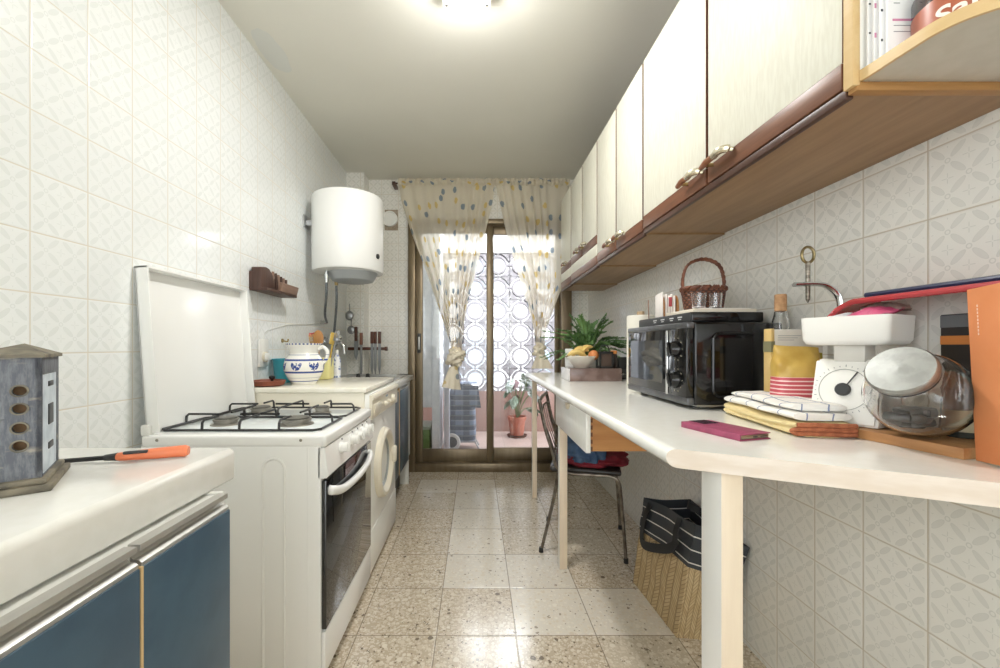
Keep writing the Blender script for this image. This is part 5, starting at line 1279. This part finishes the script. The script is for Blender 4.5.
# coffee packets
def packet(name, label, c, wd, dp, ht, mats, rz, stripes):
    t = thing(name, label, 'packet', (c[0], c[1], c[2]), rz)
    def fn(u, q):
        a = u * 2 * PI; k = 1 - .0 * q; cs, sn = math.cos(a), math.sin(a); ex = .5
        pin = 1 if q < .72 else 1 - (q - .72) / .28 * .9
        x = math.copysign(abs(cs) ** ex, cs) * wd / 2 * (1 + .08 * max(0, q - .72)); y = math.copysign(abs(sn) ** ex, sn) * dp / 2 * pin
        w_ = noise.noise(Vector((x * 40, y * 40, q * 7 + c[0] * 30))) * .005
        return Vector((x + w_, y + w_ - .01 * max(0, q - .7), q * ht * (1 - .06 * max(0, q - .7) * (1 + cs))))
    b = MB(); b.grid(fn, 40, 24); nf = len(b.f)
    b.mi = [1 if stripes and stripes[0] < ((i // 40) + .5) / 24 < stripes[1] else 0 for i in range(nf)]
    b.raw([fn(k / 20, 0) for k in range(20)], [tuple(range(19, -1, -1))], 0)
    return b.build('bag', mats, t, local=True, smooth=60), t
g = G('red_striped_label'); p = g.xyz(g.pos(kind='object')); s_ = g.m('FRACT', g.m('MULTIPLY', p[2], 95.)); g.base(g.mix(g.m('LESS_THAN', s_, .3), C('c4515c'), C('f0d9d3'))); g.set(Roughness=.4); m_rs = g.mat
m_yel = mottled('yellow_foil', 'cfae5c', 'c09c4a', 20, .35, .4)
packet('coffee_packet', 'yellow coffee packet with red striped band beside the scale', (.835, 1.075, TZ), .105, .06, .20, [m_yel, m_rs], -.12, (.3, .6))
packet('silver_packet', 'silver and lime packet peeping out behind the scale', (.895, 1.115, TZ), .07, .03, .185, [plain('silver_foil', 'c9cbcd', .3, .4), plain('lime_foil', 'bfae45', .4)], -.3, (.86, 1.1))

# folded towels
def fold_fn(w_, l_, h_, seed, layers):
    def prof(q):    # rounded rectangle section across the height
        a = q * 2 * PI; cs, sn = math.cos(a), math.sin(a); return math.copysign(abs(cs) ** .35, cs), math.copysign(abs(sn) ** .6, sn)
    def fn(u, q):
        px_, pz = prof(q); e_ = 1 - .1 * max(0, abs(2 * u - 1) - .85) / .15
        x = px_ * w_ / 2 * e_; z = pz * h_ / 2; y = lerp(-l_ / 2, l_ / 2, u)
        n_ = noise.noise(Vector((x * 10 + seed, y * 10, z * 30))) * .009; gr = 0
        if abs(px_) > .9: gr = -.006 * abs(math.sin(layers * PI * (z / h_ + .5)))
        return Vector((x + math.copysign(gr, -px_) * -1 + n_, y + n_, z + h_ / 2 + n_ * .6 * (1 if pz > 0 else 0)))
    return fn
ta = math.atan2(.32, .041) - PI / 2
def towel(name, label, c, wd, l_, h_, mats, seed, rz, layers, endmat=None):
    t = thing(name, label, 'towel', c, rz)
    fn = fold_fn(wd, l_, h_, seed, layers); b = MB(); b.grid(fn, 40, 48)
    b.raw([fn(0, k / 48) for k in range(48)], [tuple(range(48))], 0); b.raw([fn(1, k / 48) for k in range(48)], [tuple(range(47, -1, -1))], 0)
    b.build('cloth', mats, t, local=True, smooth=70)
    return t, fn
m_ytow = G('yellow_terry'); v_ = m_ytow.pos(); m_ytow.base(m_ytow.mix(m_ytow.noise(v_, 60), C('dcc48a'), C('e8d8a8'))); m_ytow.set(Roughness=.95); m_ytow.bump(m_ytow.noise(v_, 350, 2), .7, .003); m_ytow = m_ytow.mat
t, fn = towel('yellow_towel', 'yellow terry towel with brown hem at the bottom of the pile', (.772, 1.045, TZ + .001), .125, .325, .032, m_ytow, 2., -.13, 2)
m_hem = mottled('brown_hem', 'b06a48', '99583a', 80, .9, .3)
b = MB()
for k in range(3):
    z = .006 + .0095 * k; b.tube(bez([(-.056, -.163, z), (-.02, -.166, z + .001), (.03, -.166, z), (.06, -.163, z)], 5), .0052, 8)
b.tube(bez([(-.056, -.163, .006), (-.066, -.163, .012), (-.056, -.163, .0155)], 5), .005, 8)
b.build('hem', m_hem, t, local=True)
g = G('white_blue_check'); p = g.xyz(g.pos(kind='object'))
def ln(c_, fq, w_, ph=0.): return g.m('LESS_THAN', g.m('FRACT', g.m('ADD', g.m('MULTIPLY', c_, fq), ph)), w_)
wob = g.m('MULTIPLY', g.noise(g.pos(kind='object'), 14, 2), .5)
l1 = g.m('MAXIMUM', ln(g.m('ADD', p[0], g.m('MULTIPLY', wob, .04)), 17., .055, .5), ln(g.m('ADD', p[1], g.m('MULTIPLY', wob, .04)), 14., .05, .4))
l2 = ln(p[2], 45., .10, .2)
g.base(g.mix(g.m('MULTIPLY', l1, .85), C('efece6'), C('566b9c'))); g.set(Roughness=.9); g.bump(g.noise(g.pos(kind='object'), 300, 2), .3, .002); m_chk = g.mat
t, fn = towel('checked_tea_towel', 'white tea towel with blue check folded on top of the yellow towel', (.773, 1.05, TZ + .034), .118, .31, .019, m_chk, 7., -.11, 1)
t, fn = towel('checked_tea_towel', 'upper white and blue tea towel, topmost cloth of the pile', (.777, 1.045, TZ + .0535), .108, .285, .016, m_chk, 12., -.15, 1)

# pink phone case
t = thing('phone', 'phone in a magenta flip case lying on the near end of the table', 'phone', (.562, .935, TZ), math.atan2(.15, -.046) - PI / 2)
b = MB(); b.box(-.042, .042, -.079, .079, .0, .0025, .001); b.box(-.042, .042, -.079, .079, .0118, .014, .001); b.box(-.0428, -.0405, -.079, .079, .0002, .014, .001)
b.build('case', mottled('magenta_leather', 'a04a68', '92425e', 60, .5, .2), t, local=True)
b = MB(); b.box(-.038, .039, -.078, .077, .0026, .0117, .003); b.build('handset', plain('champagne_metal', 'a39683', .3, .8), t, local=True)
b = MB(); b.box(-.006, .006, -.0784, -.0775, .0055, .0085, .0005); b.box(.014, .032, -.0784, -.0775, .006, .008, .0003); b.build('port', m_blackm, t, local=True)
b = MB(); b.box(-.018, .03, .035, .0795, .0139, .0143); b.build('window', plain('dark_window', '4b3440', .2), t, local=True)

# ------------------------------------------------------------------ cutting board, scale, jars, folder
ba = math.atan2(-.042, .253)   # long edge direction (pointing to the viewer) is (.042,-.253)
t = thing('cutting_board', 'wooden cutting board under the glass cookie jar', 'cutting board', (.845, .80, TZ), 0)
bd = Vector((.042, -.253, 0)).normalized(); bp = Vector((.986, .164, 0)); o0 = Vector((.8, .962, 0))
pts = [o0, o0 + bd * .256, o0 + bd * .256 + bp * .118, o0 + bp * .16]
b = MB(); b.prism([(p_.x, p_.y) for p_ in pts], TZ, TZ + .02, 2, .002); b.build('board', wood('board_wood', '9a6b42', 'b98a5a', 1, 7, .5), t)
b = MB(); b.tube(bez([o0 + bd * .05 + Vector((.002, 0, TZ + .021)), o0 + bd * .055 + Vector((-.003, 0, TZ + .020)), o0 + bd * .065 + Vector((-.008, 0, TZ + .006))], 5), .004, 6); b.build('strap', m_hem, t)
BZ = TZ + .0205
# kitchen scale, local x along its face (to the right), -y towards the viewer
SC = Vector((.874, .985, BZ)); sa_ = math.atan2(-.105, .062)
fdir = Vector((.42, -.907)).normalized()
ang = math.atan2(fdir.y, fdir.x)
t = thing('kitchen_scale', 'white kitchen scale with round dial and deep tray', 'scale', (.872, .945, BZ), ang)
b = MB(); b.prism([(-.056, 0), (.045, 0), (.045, .1), (.02, .146), (-.022, .146)], -.062, .062, 0, .006)
# tilted face frame
body = b.build('housing', plain('white_scale_plastic', 'eeebe3', .3), t, local=True)
tilt = math.atan2(.034, .146); FM = T(-.004, -.0395, .071) @ RX(-tilt) 
b = MB(); b.box(-.06, .06, -.004, .004, -.068, .072, .003, M=FM); fc = b.build('face', plain('scale_face', 'f2f0ea', .3), t, local=True)
FD = FM @ T(.0, -.0045, .006) @ RX(PI / 2)
b = MB(); b.lathe([(.046, 0), (.0468, .0006), (.0476, 0)], (0, 0, 0), 64, FD, cap=False); b.build('dial_ring', plain('dial_grey', 'a9a9a4', .4), fc, local=True)
b = MB()
for k in range(30):
    a = 2 * PI * k / 30; b.box(-.0006, .0006, .0525, .0525 + (.005 if k % 3 == 0 else .0025), 0, .0004, M=FD @ RZ(a))
b.build('dial_marks', m_ink, fc, local=True, smooth=0)
b = MB(); b.lathe([(0, 0), (.0145, 0), (.0145, .005), (.012, .007), (0, .007)], (0, 0, 0), 32, FD); b.build('dial_knob', m_darkgrey, fc, local=True)
b = MB(); b.box(-.0012, .0012, .01, .048, .001, .0025, M=FD @ RZ(-.5)); b.build('needle', m_darkgrey, fc, local=True, smooth=0)
MB().box(-.03, .03, -.03, .02, .14, .185, .006).build('stem', plain('scale_stem', 'dad7cf', .4), t, local=True)
b = MB(); z0, z1 = .178, .243
ot = []
def tray(x, y, zl, r_): return [(cx + r_ * math.cos(math.radians(a)), cy + r_ * math.sin(math.radians(a)), zl) for (cx, cy, a0) in ((x - r_, y - r_, 0), (-x + r_, y - r_, 90), (-x + r_, -y + r_, 180), (x - r_, -y + r_, 270)) for a in range(a0, a0 + 91, 15)]
rings = [tray(.066, .046, z0, .012), tray(.076, .056, z0 + .003, .014), tray(.0805, .0605, z0 + .012, .014), tray(.083, .0635, z1, .014), tray(.079, .0595, z1, .012), tray(.076, .0555, z0 + .02, .012), tray(.07, .05, z0 + .008, .01)]
m_ = len(rings[0]); vs = [p_ for r_ in rings for p_ in r_]; fs = []
for i in range(len(rings) - 1):
    for k in range(m_): fs.append((i * m_ + k, i * m_ + (k + 1) % m_, (i + 1) * m_ + (k + 1) % m_, (i + 1) * m_ + k))
fs += [tuple(range(m_ - 1, -1, -1)), tuple((len(rings) - 1) * m_ + k for k in range(m_))]
b.raw([(p_[0], p_[1], p_[2]) for p_ in vs], fs); b.build('tray', plain('white_tray', 'f1efe9', .28), t, local=True, smooth=50)
# packets lying in the tray (world positions from the tray's frame)
MW = T(.872, .945, BZ) @ RZ(ang)
def inworld(b, M_): b.v = [tuple(M_ @ Vector(p_)) for p_ in b.v]; return b
for k, (x, y, z, rz, cm, lab) in enumerate(((-.02, .012, .242, .2, ('e9e6e4', 'c9c9cf'), 'white and grey sachet lying in the scale tray'), (.035, .0, .246, -.1, ('d86a8c', 'c95079'), 'pink sachet lying in the scale tray'), (.04, .03, .25, .4, ('b9a89c', '8f7f76'), 'brownish sachet at the back of the scale tray'))):
    b = MB(); b.grid(lambda u, q: (lerp(-.04, .04, u), lerp(-.028, .028, q), .012 * math.sin(PI * u) * math.sin(PI * q) + .004 * noise.noise(Vector((u * 6, q * 6, k))) + .006 * k), 16, 10)
    b.grid(lambda u, q: (lerp(-.04, .04, u), lerp(-.028, .028, q), -.003 + .006 * k), 8, 5)
    inworld(b, MW @ T(x, y, z) @ RZ(rz) @ RX(.25)); o = b.build('sachet', mottled('sachet_%d' % k, cm[0], cm[1], 60, .4), smooth=180); tag(o, lab, 'sachet')

# glass cookie jar with slanted mouth
JC = Vector((.845, .785, 0)); rj = .080
t = thing('cookie_jar', 'round glass cookie jar with a slanted grey metal lid', 'jar', (JC.x, JC.y, BZ))
def jar_r(z): return None
nz_ = Vector((-.75, -.33, .57)).normalized()
jc = Vector((JC.x, JC.y, BZ + .084)); neck = jc + nz_ * .098
MJ = Matrix.Translation(jc) @ nz_.to_track_quat('Z', 'Y').to_matrix().to_4x4()
prof = []
for k in range(0, 15):
    a = math.radians(180 - k * 10.0); prof.append((max(rj * math.sin(a), 0), rj * math.cos(a)))
prof = [p_ for p_ in prof if p_[1] < .066 or p_[0] > .048]
prof = prof + [(.046, .074), (.046, .088), (.043, .088), (.043, .073)] + [(max(r_ - .003, 0), z_ * .963) for (r_, z_) in reversed(prof)]
b = MB(); b.lathe(prof, (0, 0, 0), 56, MJ, cap=False)
b.v = [(p_[0], p_[1], max(p_[2], BZ + .001 + .3 * max(0, p_[2] - BZ) if p_[2] < BZ + .001 else p_[2])) for p_ in b.v]
b.build('body', m_gl, t, smooth=60)
m_lid = mottled('brushed_lid_metal', '939592', 'a0a29f', 50, .42, metal=.85)
b = MB(); b.lathe([(.0475, .073), (.0495, .073), (.051, .078), (.051, .086), (.048, .090), (.047, .090), (.0, .092)], (0, 0, 0), 56, MJ); b.build('lid', m_lid, t, smooth=40)
b = MB(); b.lathe([(.0475, .0665), (.049, .068), (.049, .071), (.0475, .0725)], (0, 0, 0), 48, MJ, cap=False); b.build('seal_ring', m_darkgrey, t)
rr = random.Random(8)
for k in range(11):
    a = rr.uniform(0, 2 * PI); r_ = rr.uniform(.0, .04); p_ = Vector((JC.x + .008 + r_ * math.cos(a), JC.y + .006 + r_ * math.sin(a), BZ + .027 + .012 * k % .036))
    o = MB().box(-.02, .02, -.013, .013, -.008, .008, .005, M=T(*p_) @ RZ(rr.uniform(0, 3)) @ RX(rr.uniform(-.5, .5))).build('wrapped_sweet', plain('sweet_%d' % k, rr.choice(['3c3533', '574c47', '2d2b2c', '6e6660']), .3))
    tag(o, 'small dark wrapped sweet inside the slanted-lid glass jar', 'sweet', 'sweets in the glass jar')
t = thing('dark_jar', 'dark glass jar with a beige label between cookie jar and orange folder', 'jar', (.945, .80, BZ))
MB().lathe([(0, 0), (.021, 0), (.024, .005), (.024, .095), (.018, .115), (.017, .13), (0, .13)], (.945, .80, BZ), 32).build('jar', plain('dark_olive_glass', '3a3c38', .06), t)
b = MB(); b.lathe([(.0244, .012), (.0244, .052)], (.945, .80, BZ), 32, cap=False); b.build('label', mottled('beige_label', 'b0a184', '9a8a6c', 30, .6), t)
# ham stand with ring screw behind the scale
t = thing('ham_stand', 'chrome ham stand arm with ring-topped screw behind the scale', 'ham stand', (.92, 1.075, TZ))
b = MB(); b.box(.935, .98, 1.05, 1.12, TZ, TZ + .02, .004); b.build('base', m_dw, t)
apts = bez([(.962, 1.085, TZ + .018), (.962, 1.085, TZ + .24), (.962, 1.085, TZ + .30), (.955, 1.088, TZ + .335), (.93, 1.092, TZ + .357), (.90, 1.095, TZ + .362), (.850, 1.098, TZ + .361)], 8)
MB().tube(apts, .0085, 12, flat=.7).build('arm', m_chrome, t)
b = MB(); b.tube([(.885, 1.096, TZ + .312), (.885, 1.096, TZ + .322), (.885, 1.096, TZ + .42)], [.001, .0055, .0055], 10); b.build('screw', mottled('threaded_steel', '6d665c', '9b9488', 200, .35, .6, stretch=(.1, .1, 1), metal=.9), t)
b = MB(); b.tube([(.885 + .0165 * math.cos(a), 1.096, TZ + .44 + .021 * math.sin(a)) for a in [2 * PI * k / 28 for k in range(28)]], .0036, 8, True); b.build('ring', mottled('aged_brass', '9d8e6c', '857752', 60, .35, metal=.9), t)
# red and navy tray lying over the things at the wall
t = thing('red_tray', 'red serving tray with a navy rim lying across the things by the wall', 'tray', (.93, .78, TZ + .29))
b = MB()
def trf(u, q):
    y = lerp(1.02, .50, u); x = lerp(.878, .975, q); edge_ = min(1, (1 - q) * 0 + max(0, u) / .14)
    z = TZ + .258 + .036 * min(1, u / .12) ** .6 + .022 * q
    return (x, y, z)
b.grid(trf, 30, 6); b.grid(lambda u, q: tuple(Vector(trf(u, q)) + Vector((0, 0, .006))), 30, 6); b.build('tray', plain('red_melamine', 'b8403f', .25), t, smooth=60)
pts = [Vector(trf(u / 24, 0)) + Vector((-.003, 0, .006)) for u in range(25)]
b = MB(); b.tube(pts, .0055, 8, flat=1.2); b.build('edge', plain('red_edge', 'b23c40', .25), t)
pts = [Vector(trf(.16 + .84 * u / 24, .12)) + Vector((0, 0, .016)) for u in range(25)]
b = MB(); b.tube(pts, .006, 8); b.build('navy_rim', plain('navy_rim', '2d3350', .3), t)
# dark carton behind, under the tray
t = thing('dark_carton', 'dark carton with an orange stripe under the red tray beside the folder', 'carton', (.965, .8, TZ))
b = MB(); b.box(.972, .983, .70, .86, TZ + .0, TZ + .262, .001); b.build('box', plain('dark_carton_black', '2a2422', .35), t); b = MB(); b.box(.9712, .9722, .70, .86, TZ + .2, TZ + .218); b.build('stripe', plain('carton_orange', 'c77a3a', .4), t, smooth=0)
b = MB(); b.box(.9712, .9722, .70, .86, TZ + .235, TZ + .26); b.build('grey_band', plain('carton_grey', '66686a', .4), t, smooth=0)
# orange folder
t = thing('orange_folder', 'orange cardboard folder with a teal edge standing at right edge', 'folder', (.9, .62, TZ))
FMx = T(.858, .704, TZ + .001) @ RZ(math.atan2(-.04, -.011)) @ RY(-.06)
b = MB(); b.box(0, .21, -.0015, .0015, 0, .295, .0005, M=FMx); b.build('front_cover', mottled('orange_card', 'e2925f', 'dd8a55', 10, .6, .1), t)
b = MB(); b.box(-.0035, .21, .002, .0045, 0, .293, .0005, M=FMx); b.build('back_sheet', plain('teal_card', '7fb6a4', .6), t)
b = MB()
for k in range(9): b.box(.018, .0195, -.0021, -.0014, .262 - .006 * k, .266 - .006 * k, M=FMx)
b.build('print_mark', plain('pale_print', 'f3d2bd', .6), t, smooth=0)
